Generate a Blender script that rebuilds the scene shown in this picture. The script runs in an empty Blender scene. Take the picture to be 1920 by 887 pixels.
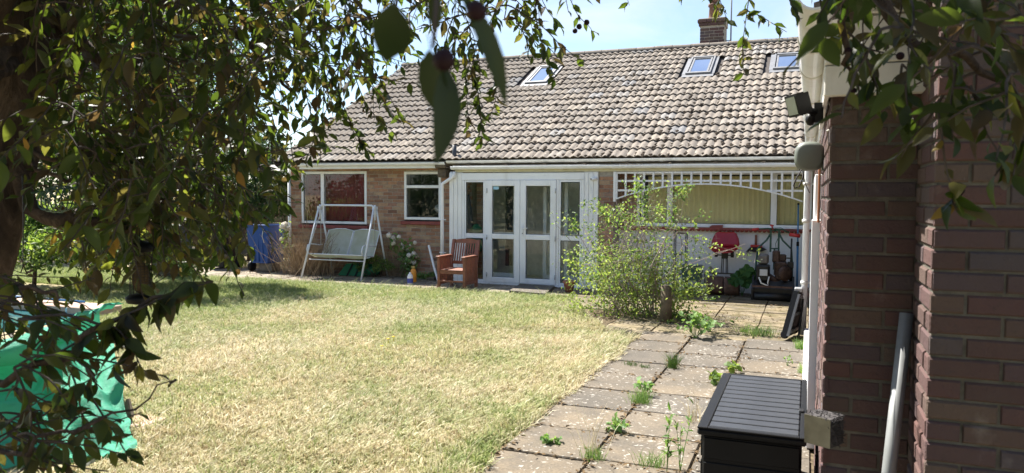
import bpy, bmesh, math, random
import numpy as np
from mathutils import Vector, Matrix, Quaternion

random.seed(7)
rng = np.random.default_rng(11)
C = bpy.context.scene.collection
SC = bpy.context.scene
R_ = math.radians

# ------------------------------------------------------------------ camera
FPX = 1420.0
YAW, PIT, ROLL, EYE = R_(21.35), R_(3.15), R_(0.3), 1.75
_f0 = Vector((-math.sin(YAW), math.cos(YAW), 0)); _r0 = Vector((math.cos(YAW), math.sin(YAW), 0)); _z = Vector((0, 0, 1))
FW = _f0 * math.cos(PIT) - _z * math.sin(PIT)
_u0 = _f0 * math.sin(PIT) + _z * math.cos(PIT)
RT = _r0 * math.cos(ROLL) + _u0 * math.sin(ROLL)
UP = _u0 * math.cos(ROLL) - _r0 * math.sin(ROLL)
CAM = Vector((0, 0, EYE))

cd = bpy.data.cameras.new("camera")
cam = bpy.data.objects.new("camera", cd); C.objects.link(cam)
m = Matrix((RT, UP, -FW)).transposed().to_4x4(); m.translation = CAM
cam.matrix_world = m
cd.sensor_fit = 'HORIZONTAL'; cd.sensor_width = 36.0; cd.lens = 36.0 * FPX / 1920.0
cd.clip_start = 0.05; cd.clip_end = 3000
cd.dof.use_dof = True; cd.dof.focus_distance = 11.0; cd.dof.aperture_fstop = 8.5
SC.camera = cam

# ------------------------------------------------------------------ sky and sun
SUN_EL, SUN_AZ = R_(54), math.atan2(-0.87, 0.45)      # azimuth from +Y towards +X
sun_dir = Vector((math.sin(SUN_AZ) * math.cos(SUN_EL), math.cos(SUN_AZ) * math.cos(SUN_EL), math.sin(SUN_EL)))
w = bpy.data.worlds.new("World"); SC.world = w; w.use_nodes = True
nt = w.node_tree; nt.nodes.clear()
N = nt.nodes.new; L = nt.links.new
sky = N('ShaderNodeTexSky'); sky.sky_type = 'NISHITA'; sky.sun_disc = False
sky.sun_elevation = SUN_EL; sky.sun_rotation = SUN_AZ % (2 * math.pi); sky.air_density = 1.0; sky.dust_density = 0.6; sky.ozone_density = 3.0
tc = N('ShaderNodeTexCoord'); mp = N('ShaderNodeMapping'); mp.inputs['Scale'].default_value = (1.6, 2.4, 6.0); mp.inputs['Rotation'].default_value = (0.1, 0.25, 0.6)
nz = N('ShaderNodeTexNoise'); nz.inputs['Scale'].default_value = 1.5; nz.inputs['Detail'].default_value = 9; nz.inputs['Roughness'].default_value = 0.58; nz.inputs['Distortion'].default_value = 0.5
rp = N('ShaderNodeValToRGB'); rp.color_ramp.elements[0].position = 0.45; rp.color_ramp.elements[0].color = (0, 0, 0, 1); rp.color_ramp.elements[1].position = 0.72; rp.color_ramp.elements[1].color = (0.6, 0.6, 0.6, 1)
mx = N('ShaderNodeMix'); mx.data_type = 'RGBA'
mx.inputs[7].default_value = (5.2, 5.4, 5.7, 1)
bg = N('ShaderNodeBackground'); bg.inputs['Strength'].default_value = 0.060
wo = N('ShaderNodeOutputWorld')
L(tc.outputs['Generated'], mp.inputs['Vector']); L(mp.outputs[0], nz.inputs['Vector']); L(nz.outputs['Fac'], rp.inputs['Fac'])
L(rp.outputs['Color'], mx.inputs[0]); L(sky.outputs[0], mx.inputs[6]); L(mx.outputs[2], bg.inputs['Color']); L(bg.outputs[0], wo.inputs['Surface'])
sd = bpy.data.lights.new("sun", 'SUN'); sd.energy = 4.4; sd.angle = R_(0.5); sd.color = (1.0, 0.95, 0.87)
so = bpy.data.objects.new("sun", sd); C.objects.link(so)
so.rotation_euler = (-sun_dir).to_track_quat('-Z', 'Y').to_euler(); so.location = (-20, 15, 30)
SC.view_settings.view_transform = 'Standard'; SC.view_settings.look = 'None'
SC.view_settings.exposure = 1.82; SC.view_settings.gamma = 1.0; SC.view_settings.use_curve_mapping = False
SC.render.engine = 'CYCLES'
SC.cycles.max_bounces = 8; SC.cycles.transparent_max_bounces = 12; SC.cycles.diffuse_bounces = 4
SC.cycles.use_denoising = True

# ------------------------------------------------------------------ measuring helpers (photo pixel -> place in the garden)
def ray(x, y): return FW + RT * ((x - 960) / FPX) - UP * ((y - 443.5) / FPX)
def at(x, y, d): return CAM + ray(x, y) * d
def onY(x, y, Y):
    r = ray(x, y); return CAM + r * (Y / r.y)
def onX(x, y, X):
    r = ray(x, y); return CAM + r * (X / r.x)
def onZ(x, y, z=0.0):
    r = ray(x, y); return CAM + r * ((z - EYE) / r.z)
def proj(p):
    v = Vector(p) - CAM; d = v.dot(FW)
    return 960 + FPX * v.dot(RT) / d, 443.5 - FPX * v.dot(UP) / d, d

# ------------------------------------------------------------------ object helpers
ORG = {}
def tag(o, label=None, cat=None, group=None, kind=None):
    if label: o['label'] = label
    if cat: o['category'] = cat
    if group: o['group'] = group
    if kind: o['kind'] = kind
    return o
def thing(name, loc, label=None, cat=None, group=None, kind=None, rz=0.0):
    o = bpy.data.objects.new(name, None); C.objects.link(o)
    o.location = loc; o.rotation_euler = (0, 0, rz); o.empty_display_size = 0.1
    ORG[o.name] = Matrix.Translation(Vector(loc)) @ Matrix.Rotation(rz, 4, 'Z')
    return tag(o, label, cat, group, kind)
def world_of(o): return ORG.get(o.name, Matrix.Identity(4))

class MB:
    """collects geometry for ONE mesh object (vertices in world space)"""
    def __init__(s): s.v = []; s.f = []; s.mi = []; s.cur = 0; s.sm = []; s.smooth = False
    def add(s, vs, fs):
        b = len(s.v); s.v += [tuple(v) for v in vs]
        for f in fs: s.f.append(tuple(b + i for i in f)); s.mi.append(s.cur); s.sm.append(s.smooth)
        return s
    def box(s, lo, hi):
        x0, y0, z0 = lo; x1, y1, z1 = hi
        return s.add([(x0,y0,z0),(x1,y0,z0),(x1,y1,z0),(x0,y1,z0),(x0,y0,z1),(x1,y0,z1),(x1,y1,z1),(x0,y1,z1)],
              [(0,3,2,1),(4,5,6,7),(0,1,5,4),(1,2,6,5),(2,3,7,6),(3,0,4,7)])
    def cbox(s, lo, hi, c=0.004):
        """box with chamfered edges"""
        lo = Vector(lo); hi = Vector(hi); c = min(c, *[(hi[i]-lo[i])*0.45 for i in range(3)])
        bm = bmesh.new(); bmesh.ops.create_cube(bm, size=1)
        for v in bm.verts: v.co = Vector(((lo[i]+hi[i])/2 + v.co[i]*(hi[i]-lo[i]) for i in range(3)))
        bmesh.ops.bevel(bm, geom=bm.edges[:], offset=c, segments=1, affect='EDGES')
        bm.verts.index_update()
        s.add([v.co for v in bm.verts], [[v.index for v in f.verts] for f in bm.faces]); bm.free(); return s
    def obox(s, c, ax, ay, az):
        """oriented box: centre + half vectors"""
        c, ax, ay, az = map(Vector, (c, ax, ay, az))
        return s.add([c-ax-ay-az,c+ax-ay-az,c+ax+ay-az,c-ax+ay-az,c-ax-ay+az,c+ax-ay+az,c+ax+ay+az,c-ax+ay+az],
              [(0,3,2,1),(4,5,6,7),(0,1,5,4),(1,2,6,5),(2,3,7,6),(3,0,4,7)])
    def bar(s, a, b, wx, wz, up=(0,0,1)):
        a, b = Vector(a), Vector(b); d = (b-a).normalized(); u = Vector(up)
        x = d.cross(u)
        if x.length < 1e-4: x = d.cross(Vector((0,1,0)))
        x.normalize(); u = x.cross(d)
        return s.obox((a+b)/2, (b-a)/2, x*wx/2, u*wz/2)
    def tube(s, pts, rad, n=8, caps=True):
        pts = [Vector(p) for p in pts]; k = len(pts)
        if not hasattr(rad, '__len__'): rad = [rad]*k
        vs = []; prev = None
        for i, p in enumerate(pts):
            t = (pts[min(i+1,k-1)] - pts[max(i-1,0)])
            t = t.normalized() if t.length > 1e-9 else Vector((0,0,1))
            if prev is None:
                x = t.orthogonal().normalized()
            else:
                x = prev - t*prev.dot(t)
                x = x.normalized() if x.length > 1e-6 else t.orthogonal().normalized()
            prev = x; y = t.cross(x)
            for j in range(n):
                a = 2*math.pi*j/n; vs.append(p + (x*math.cos(a)+y*math.sin(a))*rad[i])
        fs = []
        for i in range(k-1):
            for j in range(n):
                j2 = (j+1) % n; fs.append((i*n+j, i*n+j2, (i+1)*n+j2, (i+1)*n+j))
        if caps and n > 2: fs.append(tuple(range(n))[::-1]); fs.append(tuple((k-1)*n+j for j in range(n)))
        o = s.smooth; s.smooth = n > 5; s.add(vs, fs); s.smooth = o; return s
    def cyl(s, a, b, r, n=16): return s.tube([a, b], r, n)
    def lathe(s, c, prof, n=20, axis=(0,0,1)):
        c = Vector(c); q = Vector((0,0,1)).rotation_difference(Vector(axis)); vs = []
        for r, z in prof:
            for j in range(n):
                a = 2*math.pi*j/n; vs.append(c + q @ Vector((r*math.cos(a), r*math.sin(a), z)))
        fs = []; k = len(prof)
        for i in range(k-1):
            for j in range(n):
                j2 = (j+1) % n; fs.append((i*n+j, i*n+j2, (i+1)*n+j2, (i+1)*n+j))
        fs.append(tuple(range(n))[::-1]); fs.append(tuple((k-1)*n+j for j in range(n)))
        o = s.smooth; s.smooth = True; s.add(vs, fs); s.smooth = o; return s
    def prism(s, poly, ext):
        """closed polygon (3D) extruded by a vector"""
        n = len(poly); e = Vector(ext); vs = [Vector(p) for p in poly] + [Vector(p)+e for p in poly]
        fs = [tuple(range(n))[::-1], tuple(range(n, 2*n))] + [(i, (i+1) % n, n+(i+1) % n, n+i) for i in range(n)]
        return s.add(vs, fs)
    def blob(s, c, r, n=10, jit=0.0):
        c = Vector(c); r = Vector(r if hasattr(r, '__len__') else (r, r, r)); vs = []; k = max(3, n//2)
        for i in range(1, k):
            for j in range(n):
                th = math.pi*i/k; ph = 2*math.pi*j/n; q = 1 + random.uniform(-jit, jit)
                vs.append(c + Vector((r.x*math.sin(th)*math.cos(ph), r.y*math.sin(th)*math.sin(ph), r.z*math.cos(th)))*q)
        t = len(vs); vs += [c + Vector((0,0,r.z)), c - Vector((0,0,r.z))]
        fs = []
        for i in range(k-2):
            for j in range(n):
                j2 = (j+1) % n; fs.append((i*n+j, (i+1)*n+j, (i+1)*n+j2, i*n+j2))
        for j in range(n):
            j2 = (j+1) % n; fs.append((t, j, j2)); fs.append((t+1, (k-2)*n+j2, (k-2)*n+j))
        o = s.smooth; s.smooth = True; s.add(vs, fs); s.smooth = o; return s
    def mesh(s, name, inv=None):
        me = bpy.data.meshes.new(name)
        vs = s.v if inv is None else [inv @ Vector(v) for v in s.v]
        me.from_pydata(vs, [], s.f)
        me.polygons.foreach_set('use_smooth', s.sm)
        if any(s.mi): me.polygons.foreach_set('material_index', s.mi)
        me.update(); return me
    def build(s, name, mats, parent=None, **kw):
        inv = world_of(parent).inverted() if parent else None
        me = s.mesh(name, inv)
        for mm in (mats if isinstance(mats, (list, tuple)) else [mats]): me.materials.append(mm)
        o = bpy.data.objects.new(name, me); C.objects.link(o)
        if parent: o.parent = parent; ORG[o.name] = world_of(parent)
        return tag(o, **kw)
def inst(name, me, parent, mat4, **kw):
    """one object using a shared mesh, at world matrix mat4"""
    o = bpy.data.objects.new(name, me); C.objects.link(o)
    if parent: o.parent = parent; o.matrix_basis = world_of(parent).inverted() @ mat4
    else: o.matrix_basis = mat4
    ORG[o.name] = mat4
    return tag(o, **kw)
def npmesh(name, V, F, mats, parent=None, attrs=None, smooth=False, **kw):
    """big mesh from numpy (F: n x 3 or n x 4)"""
    V = np.asarray(V, dtype=np.float32)
    if parent:
        inv = np.array(world_of(parent).inverted()); V = (V @ inv[:3,:3].T + inv[:3,3]).astype(np.float32)
    F = np.asarray(F, dtype=np.int32); me = bpy.data.meshes.new(name); k = F.shape[1]
    me.vertices.add(len(V)); me.vertices.foreach_set('co', V.ravel())
    me.loops.add(F.size); me.loops.foreach_set('vertex_index', F.ravel())
    me.polygons.add(len(F)); me.polygons.foreach_set('loop_start', np.arange(0, F.size, k, dtype=np.int32)); me.polygons.foreach_set('loop_total', np.full(len(F), k, dtype=np.int32))
    me.polygons.foreach_set('use_smooth', np.full(len(F), smooth))
    for an, arr in (attrs or {}).items():
        a = me.attributes.new(an, 'FLOAT', 'POINT'); a.data.foreach_set('value', np.asarray(arr, dtype=np.float32))
    me.update(calc_edges=True); me.validate()
    for mm in (mats if isinstance(mats, (list, tuple)) else [mats]): me.materials.append(mm)
    o = bpy.data.objects.new(name, me); C.objects.link(o)
    if parent: o.parent = parent; ORG[o.name] = world_of(parent)
    return tag(o, **kw)

# ------------------------------------------------------------------ materials
def lin(r, g, b): return (r, g, b, 1)
class NT:
    def __init__(s, name):
        s.m = bpy.data.materials.new(name); s.m.use_nodes = True; s.t = s.m.node_tree; s.t.nodes.clear()
        s.out = s.n('ShaderNodeOutputMaterial'); s.b = s.n('ShaderNodeBsdfPrincipled'); s.l(s.b.outputs[0], s.out.inputs[0])
    def n(s, t, **kw):
        x = s.t.nodes.new(t)
        for k, v in kw.items(): setattr(x, k, v)
        return x
    def l(s, a, b): s.t.links.new(a, b)
    def ramp(s, fac, stops, mode='LINEAR'):
        r = s.n('ShaderNodeValToRGB'); e = r.color_ramp; e.interpolation = mode
        while len(e.elements) < len(stops): e.elements.new(0.5)
        for el, (p, c) in zip(e.elements, stops): el.position = p; el.color = (*c, 1) if len(c) == 3 else c
        s.l(fac, r.inputs[0]); return r.outputs[0]
    def noise(s, scale, detail=5, rough=0.55, coord='Object', stretch=None, dist=0.0):
        n = s.n('ShaderNodeTexNoise'); n.inputs['Scale'].default_value = scale; n.inputs['Detail'].default_value = detail; n.inputs['Roughness'].default_value = rough; n.inputs['Distortion'].default_value = dist
        if coord == 'World': src = s.n('ShaderNodeNewGeometry').outputs['Position']
        else: src = s.n('ShaderNodeTexCoord').outputs[coord]
        if stretch:
            mpn = s.n('ShaderNodeMapping'); mpn.inputs['Scale'].default_value = stretch; s.l(src, mpn.inputs[0]); src = mpn.outputs[0]
        s.l(src, n.inputs['Vector']); return n.outputs['Fac']
    def mix(s, fac, a, b, mode='MIX'):
        x = s.n('ShaderNodeMix'); x.data_type = 'RGBA'; x.blend_type = mode
        for i, v in ((0, fac), (6, a), (7, b)):
            if hasattr(v, 'is_linked'): s.l(v, x.inputs[i])
            else: x.inputs[i].default_value = v if i == 0 else ((*v, 1) if len(v) == 3 else v)
        return x.outputs[2]
    def math(s, op, a, b=0.0):
        x = s.n('ShaderNodeMath'); x.operation = op
        for i, v in ((0, a), (1, b)):
            if hasattr(v, 'is_linked'): s.l(v, x.inputs[i])
            else: x.inputs[i].default_value = v
        return x.outputs[0]
    def rnd(s):
        """random value of one piece: its object, plus its own tint where many are joined"""
        a = s.n('ShaderNodeAttribute'); a.attribute_name = 'tint'
        o = s.n('ShaderNodeObjectInfo')
        return s.math('FRACT', s.math('ADD', a.outputs['Fac'], o.outputs['Random']))
    def base(s, c, rough=0.6, metal=0.0, spec=None):
        if hasattr(c, 'is_linked'): s.l(c, s.b.inputs['Base Color'])
        else: s.b.inputs['Base Color'].default_value = (*c, 1)
        s.b.inputs['Roughness'].default_value = rough; s.b.inputs['Metallic'].default_value = metal
        if spec is not None: s.b.inputs['Specular IOR Level'].default_value = spec
    def bump(s, h, strength=0.3, dist=0.01):
        b = s.n('ShaderNodeBump'); b.inputs['Strength'].default_value = strength; b.inputs['Distance'].default_value = dist
        s.l(h, b.inputs['Height']); s.l(b.outputs[0], s.b.inputs['Normal'])

def simple(name, c, rough=0.5, metal=0.0, var=0.12, scale=9, bump=0.0, spec=None, dirt=None, dirt_amt=0.5):
    t = NT(name); n = t.noise(scale, 6, 0.6)
    lo = tuple(max(0, x*(1-var)) for x in c); hi = tuple(min(1, x*(1+var)) for x in c)
    col = t.ramp(n, [(0.3, lo), (0.7, hi)])
    if dirt:
        d = t.noise(3.1, 8, 0.65, stretch=(1, 1, 0.4)); f = t.ramp(d, [(0.5, (0,0,0)), (0.75, (dirt_amt,)*3)])
        col = t.mix(f, col, dirt)
    t.base(col, rough, metal, spec)
    if bump: t.bump(t.noise(scale*6, 4), bump, 0.004)
    return t.m

def brick_mat(name, stops, grain=60):
    t = NT(name); r = t.rnd(); c = t.ramp(r, stops)
    n = t.noise(9, 6, 0.65, 'World'); c = t.mix(t.ramp(n, [(0.35, (0,0,0)), (0.8, (0.55,)*3)]), c, (0.10, 0.075, 0.065))
    s = t.noise(3.0, 5, 0.6, 'World'); c = t.mix(t.ramp(s, [(0.62, (0,0,0)), (0.8, (0.4,)*3)]), c, (0.42, 0.38, 0.34))
    e = t.noise(38, 7, 0.75, 'World'); c = t.mix(t.ramp(e, [(0.56, (0,0,0)), (0.72, (0.45,)*3)]), c, (0.05, 0.042, 0.04))
    e = t.noise(5.5, 9, 0.8, 'World', dist=1.5); c = t.mix(t.ramp(e, [(0.655, (0,0,0)), (0.70, (0.35,)*3)]), c, (0.40, 0.37, 0.34))
    t.base(c, 0.9, spec=0.25); h_ = t.math('ADD', t.noise(grain, 6, 0.7, 'World'), t.math('MULTIPLY', t.noise(14, 4, 0.6, 'World'), 1.5)); t.bump(h_, 0.8, 0.008); return t.m
M = {}
M['house_brick'] = brick_mat('house_brick', [(0.0, (0.22,0.11,0.075)), (0.2, (0.38,0.20,0.12)), (0.42, (0.47,0.26,0.155)), (0.62, (0.50,0.35,0.22)), (0.8, (0.31,0.19,0.14)), (1.0, (0.44,0.22,0.14))])
M['garage_brick'] = brick_mat('garage_brick', [(0.0, (0.125,0.066,0.058)), (0.3, (0.105,0.062,0.062)), (0.5, (0.085,0.074,0.084)), (0.65, (0.135,0.095,0.075)), (0.85, (0.09,0.055,0.052)), (1.0, (0.12,0.070,0.062))], 90)
t = NT('mortar'); n = t.noise(14, 6, 0.6, 'World'); t.base(t.ramp(n, [(0.3, (0.25,0.22,0.18)), (0.7, (0.43,0.39,0.33))]), 0.95, spec=0.2); t.bump(t.noise(120, 4, 0.6, 'World'), 0.6, 0.004); M['mortar'] = t.m
# concrete roof tile
t = NT('roof_tile'); r = t.rnd(); c = t.ramp(r, [(0, (0.155,0.135,0.115)), (0.3, (0.21,0.182,0.153)), (0.65, (0.18,0.156,0.132)), (0.9, (0.255,0.218,0.178)), (0.985, (0.22,0.215,0.21)), (1.0, (0.17,0.17,0.175))])
n = t.noise(7, 9, 0.7, 'World'); c = t.mix(t.ramp(n, [(0.46, (0,0,0)), (0.66, (0.65,)*3)]), c, (0.12,0.10,0.085))
n = t.noise(26, 4, 0.5, 'World'); c = t.mix(t.ramp(n, [(0.62, (0,0,0)), (0.69, (0.75,)*3)]), c, (0.50,0.46,0.38))
n = t.noise(19, 4, 0.6, 'World'); c = t.mix(t.ramp(n, [(0.66, (0,0,0)), (0.72, (0.5,)*3)]), c, (0.45,0.36,0.20))
t.base(c, 0.92, spec=0.25); t.bump(t.noise(80, 4, 0.6, 'World'), 0.5, 0.004); M['tile'] = t.m
M['underlay'] = simple('roof_underlay', (0.06,0.05,0.045), 0.95)
M['moss'] = simple('roof_moss', (0.055,0.043,0.032), 1.0, var=0.5, scale=30, bump=0.6, spec=0.1)
M['lead'] = simple('flashing', (0.20,0.205,0.215), 0.5, 0.3, var=0.2)
M['pvc'] = simple('white_pvc', (0.86,0.87,0.88), 0.32, var=0.03, scale=3, dirt=(0.50,0.49,0.44), dirt_amt=0.45)
M['pvc_old'] = simple('weathered_pvc', (0.74,0.72,0.66), 0.4, var=0.06, scale=5, dirt=(0.30,0.28,0.2), dirt_amt=0.5)
M['paint'] = simple('white_painted_timber', (0.83,0.83,0.82), 0.5, var=0.04, scale=6, dirt=(0.45,0.43,0.38), dirt_amt=0.35, bump=0.1)
M['cream'] = simple('cream_timber', (0.62,0.57,0.38), 0.6, var=0.12, scale=8, dirt=(0.3,0.26,0.16), dirt_amt=0.5)
M['render'] = simple('white_render', (0.80,0.80,0.80), 0.8, var=0.04, scale=4, dirt=(0.5,0.49,0.46), dirt_amt=0.4, bump=0.3)
M['red_sill'] = simple('red_sill', (0.25,0.055,0.045), 0.55, var=0.2)
M['dark_gap'] = simple('dark_gasket', (0.02,0.02,0.02), 0.7)
M['burgundy'] = simple('burgundy_blind', (0.16,0.012,0.018), 0.8, var=0.15, scale=4)
M['olive_blind'] = simple('olive_blind', (0.74,0.62,0.31), 0.75, var=0.06, scale=3)
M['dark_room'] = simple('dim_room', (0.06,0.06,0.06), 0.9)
M['room_wall'] = simple('room_plaster', (0.78,0.76,0.72), 0.9)
M['curtain'] = simple('grey_curtain', (0.10,0.10,0.115), 0.9)
def glass_mat(name, tint=(1,1,1), refl=1.0):
    t = NT(name); t.t.nodes.remove(t.b)
    tr = t.n('ShaderNodeBsdfTransparent'); tr.inputs[0].default_value = (*tint, 1)
    gl = t.n('ShaderNodeBsdfGlossy'); gl.inputs['Roughness'].default_value = 0.01; gl.inputs[0].default_value = (0.95,0.97,1,1)
    fr = t.n('ShaderNodeFresnel'); fr.inputs[0].default_value = 1.6
    f = t.math('MULTIPLY', fr.outputs[0], refl)
    mxs = t.n('ShaderNodeMixShader'); t.l(f, mxs.inputs[0]); t.l(tr.outputs[0], mxs.inputs[1]); t.l(gl.outputs[0], mxs.inputs[2]); t.l(mxs.outputs[0], t.out.inputs[0]); return t.m
M['glass'] = glass_mat('window_glass', (0.96,0.98,0.975), 0.42)
M['sky_glass'] = glass_mat('skylight_glass', (0.86,0.88,0.9), 4.5)
M['white_metal'] = simple('white_metal', (0.72,0.74,0.76), 0.35, var=0.05, dirt=(0.4,0.38,0.33), dirt_amt=0.3)
M['black_plastic'] = simple('black_plastic', (0.007,0.0075,0.0085), 0.5, var=0.15, bump=0.15, spec=0.25)
M['black_metal'] = simple('black_metal', (0.02,0.02,0.02), 0.45, 0.3, var=0.3)
M['grey_plastic'] = simple('grey_green_plastic', (0.135,0.15,0.125), 0.5, var=0.06)
M['galv'] = simple('galvanised_steel', (0.24,0.25,0.25), 0.6, 0.35, var=0.15)
M['plate'] = simple('brushed_plate', (0.30,0.28,0.22), 0.4, 0.7, var=0.3)
M['copper'] = simple('bare_brown_timber', (0.33,0.13,0.055), 0.5, var=0.25, scale=20)
M['lens'] = simple('flood_lens', (0.20,0.22,0.17), 0.2, var=0.1)
M['teak'] = simple('red_stained_timber', (0.23,0.085,0.05), 0.5, var=0.25, scale=14, bump=0.1)
M['green_bag'] = simple('green_canvas', (0.012,0.13,0.06), 0.75, var=0.2)
M['red_vinyl'] = simple('red_vinyl', (0.33,0.012,0.022), 0.35, var=0.12)
M['red_plastic'] = simple('red_plastic', (0.5,0.035,0.035), 0.4, var=0.1)
M['rust'] = simple('rusty_steel', (0.13,0.075,0.055), 0.8, 0.2, var=0.45, scale=12, bump=0.3)
M['green_paint'] = simple('green_enamel', (0.02,0.075,0.05), 0.4, var=0.2)
M['engine'] = simple('oily_engine', (0.075,0.045,0.035), 0.6, 0.3, var=0.5, scale=18)
M['silver'] = simple('dull_silver', (0.45,0.46,0.46), 0.4, 0.6, var=0.2)
M['sticker'] = simple('grey_sticker', (0.55,0.57,0.58), 0.5, var=0.05)
M['blue_sticker'] = simple('blue_sticker', (0.35,0.62,0.80), 0.5, var=0.05)
M['blue_plastic'] = simple('blue_plastic', (0.012,0.07,0.28), 0.45, var=0.1)
M['blue_pole'] = simple('blue_pole', (0.06,0.22,0.45), 0.4, var=0.1)
M['bristle'] = simple('dark_bristle', (0.05,0.045,0.045), 0.9, var=0.5, scale=60)
M['wood_dark'] = simple('weathered_log', (0.13,0.10,0.065), 0.9, var=0.4, scale=14, bump=0.5)
M['stalk'] = simple('dry_stalk', (0.33,0.24,0.15), 0.9, var=0.3)
M['orange'] = simple('orange_bottle', (0.75,0.30,0.03), 0.35, var=0.1)
M['gold'] = simple('gold_cap', (0.45,0.30,0.08), 0.35, 0.3, var=0.1)
M['bottle_white'] = simple('white_bottle', (0.8,0.8,0.8), 0.3, var=0.03)
M['bottle_blue'] = simple('blue_label', (0.07,0.09,0.35), 0.5, var=0.15)
M['terracotta'] = simple('terracotta', (0.30,0.13,0.085), 0.8, var=0.15)
M['dark_bin'] = simple('dark_bin', (0.045,0.05,0.06), 0.5, var=0.1)
M['fence_wood'] = simple('grey_fence_board', (0.20,0.17,0.14), 0.9, var=0.3, scale=10, bump=0.3)
t = NT('swing_mesh'); t.base(t.ramp(t.noise(6, 5), [(0.35, (0.58,0.60,0.44)), (0.7, (0.74,0.75,0.66))]), 0.7)
tl = t.n('ShaderNodeBsdfTranslucent'); tl.inputs[0].default_value = (0.72,0.72,0.42,1); ms = t.n('ShaderNodeMixShader'); ms.inputs[0].default_value = 0.4
t.l(t.b.outputs[0], ms.inputs[1]); t.l(tl.outputs[0], ms.inputs[2]); t.l(ms.outputs[0], t.out.inputs[0]); M['swing_mesh'] = t.m
# tarpaulin
t = NT('green_tarp'); n = t.noise(3, 6); c = t.ramp(n, [(0.3, (0.045,0.36,0.21)), (0.7, (0.09,0.50,0.32))]); c = t.mix(t.ramp(t.noise(2.0, 7, 0.7), [(0.5, (0,0,0)), (0.75, (0.4,)*3)]), c, (0.16, 0.34, 0.25)); t.base(c, 0.52, spec=0.35)
t.bump(t.noise(26, 8, 0.7, dist=1.6), 0.7, 0.03)
tl = t.n('ShaderNodeBsdfTranslucent'); tl.inputs[0].default_value = (0.03,0.36,0.19,1); ms = t.n('ShaderNodeMixShader'); ms.inputs[0].default_value = 0.3
t.l(t.b.outputs[0], ms.inputs[1]); t.l(tl.outputs[0], ms.inputs[2]); t.l(ms.outputs[0], t.out.inputs[0]); M['tarp'] = t.m
# leaves (dark plum / greens)
def leaf_mat(name, stops, trans, tfac=0.45, rough=0.48, world_var=0.0):
    t = NT(name); r = t.rnd(); c = t.ramp(r, stops)
    c = t.mix(t.ramp(t.noise(25, 3, 0.5, 'World'), [(0.35, (0,0,0)), (0.75, (0.35,)*3)]), c, tuple(x*0.55 for x in stops[0][1]))
    t.base(c, rough, spec=0.3)
    tc_ = t.ramp(r, trans); tl = t.n('ShaderNodeBsdfTranslucent'); t.l(tc_, tl.inputs[0])
    ms = t.n('ShaderNodeMixShader'); ms.inputs[0].default_value = tfac
    t.l(t.b.outputs[0], ms.inputs[1]); t.l(tl.outputs[0], ms.inputs[2]); t.l(ms.outputs[0], t.out.inputs[0]); return t.m
M['plum_leaf'] = leaf_mat('plum_leaf', [(0, (0.014,0.021,0.009)), (0.6, (0.021,0.029,0.012)), (0.85, (0.026,0.020,0.015)), (0.985, (0.04,0.05,0.015)), (1.0, (0.20,0.11,0.03))],
                          [(0, (0.06,0.11,0.012)), (0.5, (0.17,0.25,0.022)), (0.75, (0.17,0.10,0.04)), (0.975, (0.34,0.40,0.04)), (1.0, (0.55,0.32,0.05))], 0.36)
M['dark_leaf'] = leaf_mat('dark_leaf', [(0, (0.018,0.028,0.012)), (1, (0.026,0.036,0.015))], [(0, (0.05,0.08,0.01)), (1, (0.08,0.13,0.015))], 0.3)
M['hedge_leaf'] = leaf_mat('hedge_leaf', [(0, (0.035,0.07,0.025)), (0.5, (0.05,0.10,0.03)), (1, (0.09,0.14,0.04))], [(0, (0.08,0.18,0.02)), (1, (0.20,0.32,0.05))], 0.4, 0.5)
M['lime_leaf'] = leaf_mat('lime_leaf', [(0, (0.07,0.12,0.03)), (0.5, (0.10,0.17,0.04)), (1, (0.17,0.22,0.06))], [(0, (0.2,0.34,0.04)), (1, (0.42,0.52,0.08))], 0.45, 0.5)
M['conifer_leaf'] = leaf_mat('conifer_leaf', [(0, (0.02,0.05,0.02)), (0.6, (0.04,0.085,0.03)), (1, (0.07,0.12,0.04))], [(0, (0.04,0.10,0.02)), (1, (0.10,0.18,0.03))], 0.3, 0.6)
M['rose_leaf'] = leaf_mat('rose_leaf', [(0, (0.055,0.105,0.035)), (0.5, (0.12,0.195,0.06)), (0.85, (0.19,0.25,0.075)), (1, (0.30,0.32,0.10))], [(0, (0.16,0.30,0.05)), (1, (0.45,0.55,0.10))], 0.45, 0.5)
M['weed_leaf'] = leaf_mat('weed_leaf', [(0, (0.10,0.19,0.06)), (0.6, (0.16,0.27,0.09)), (1, (0.24,0.34,0.12))], [(0, (0.2,0.38,0.06)), (1, (0.42,0.58,0.12))], 0.4, 0.5)
M['mallow_leaf'] = leaf_mat('mallow_leaf', [(0, (0.04,0.11,0.03)), (1, (0.06,0.15,0.04))], [(0, (0.1,0.25,0.03)), (1, (0.15,0.3,0.04))], 0.35, 0.6)
t = NT('bark'); v = t.noise(9, 8, 0.7, 'World', stretch=(1, 1, 0.28), dist=1.2)
t.base(t.ramp(v, [(0.3, (0.030,0.022,0.018)), (0.5, (0.085,0.060,0.045)), (0.72, (0.22,0.16,0.12))]), 0.9, spec=0.2); t.bump(v, 1.0, 0.05); M['bark'] = t.m
M['twig'] = simple('twig_bark', (0.055,0.04,0.032), 0.8, var=0.4, scale=30)
M['grey_twig'] = simple('grey_twig', (0.26,0.21,0.18), 0.85, var=0.3, scale=20)
M['berry'] = simple('plum_fruit', (0.02,0.006,0.01), 0.6, var=0.2, spec=0.2)
M['petal'] = simple('cream_petal', (0.80,0.74,0.66), 0.7, var=0.1, scale=30)
M['yellow_petal'] = simple('yellow_petal', (0.85,0.6,0.03), 0.7)
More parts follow.
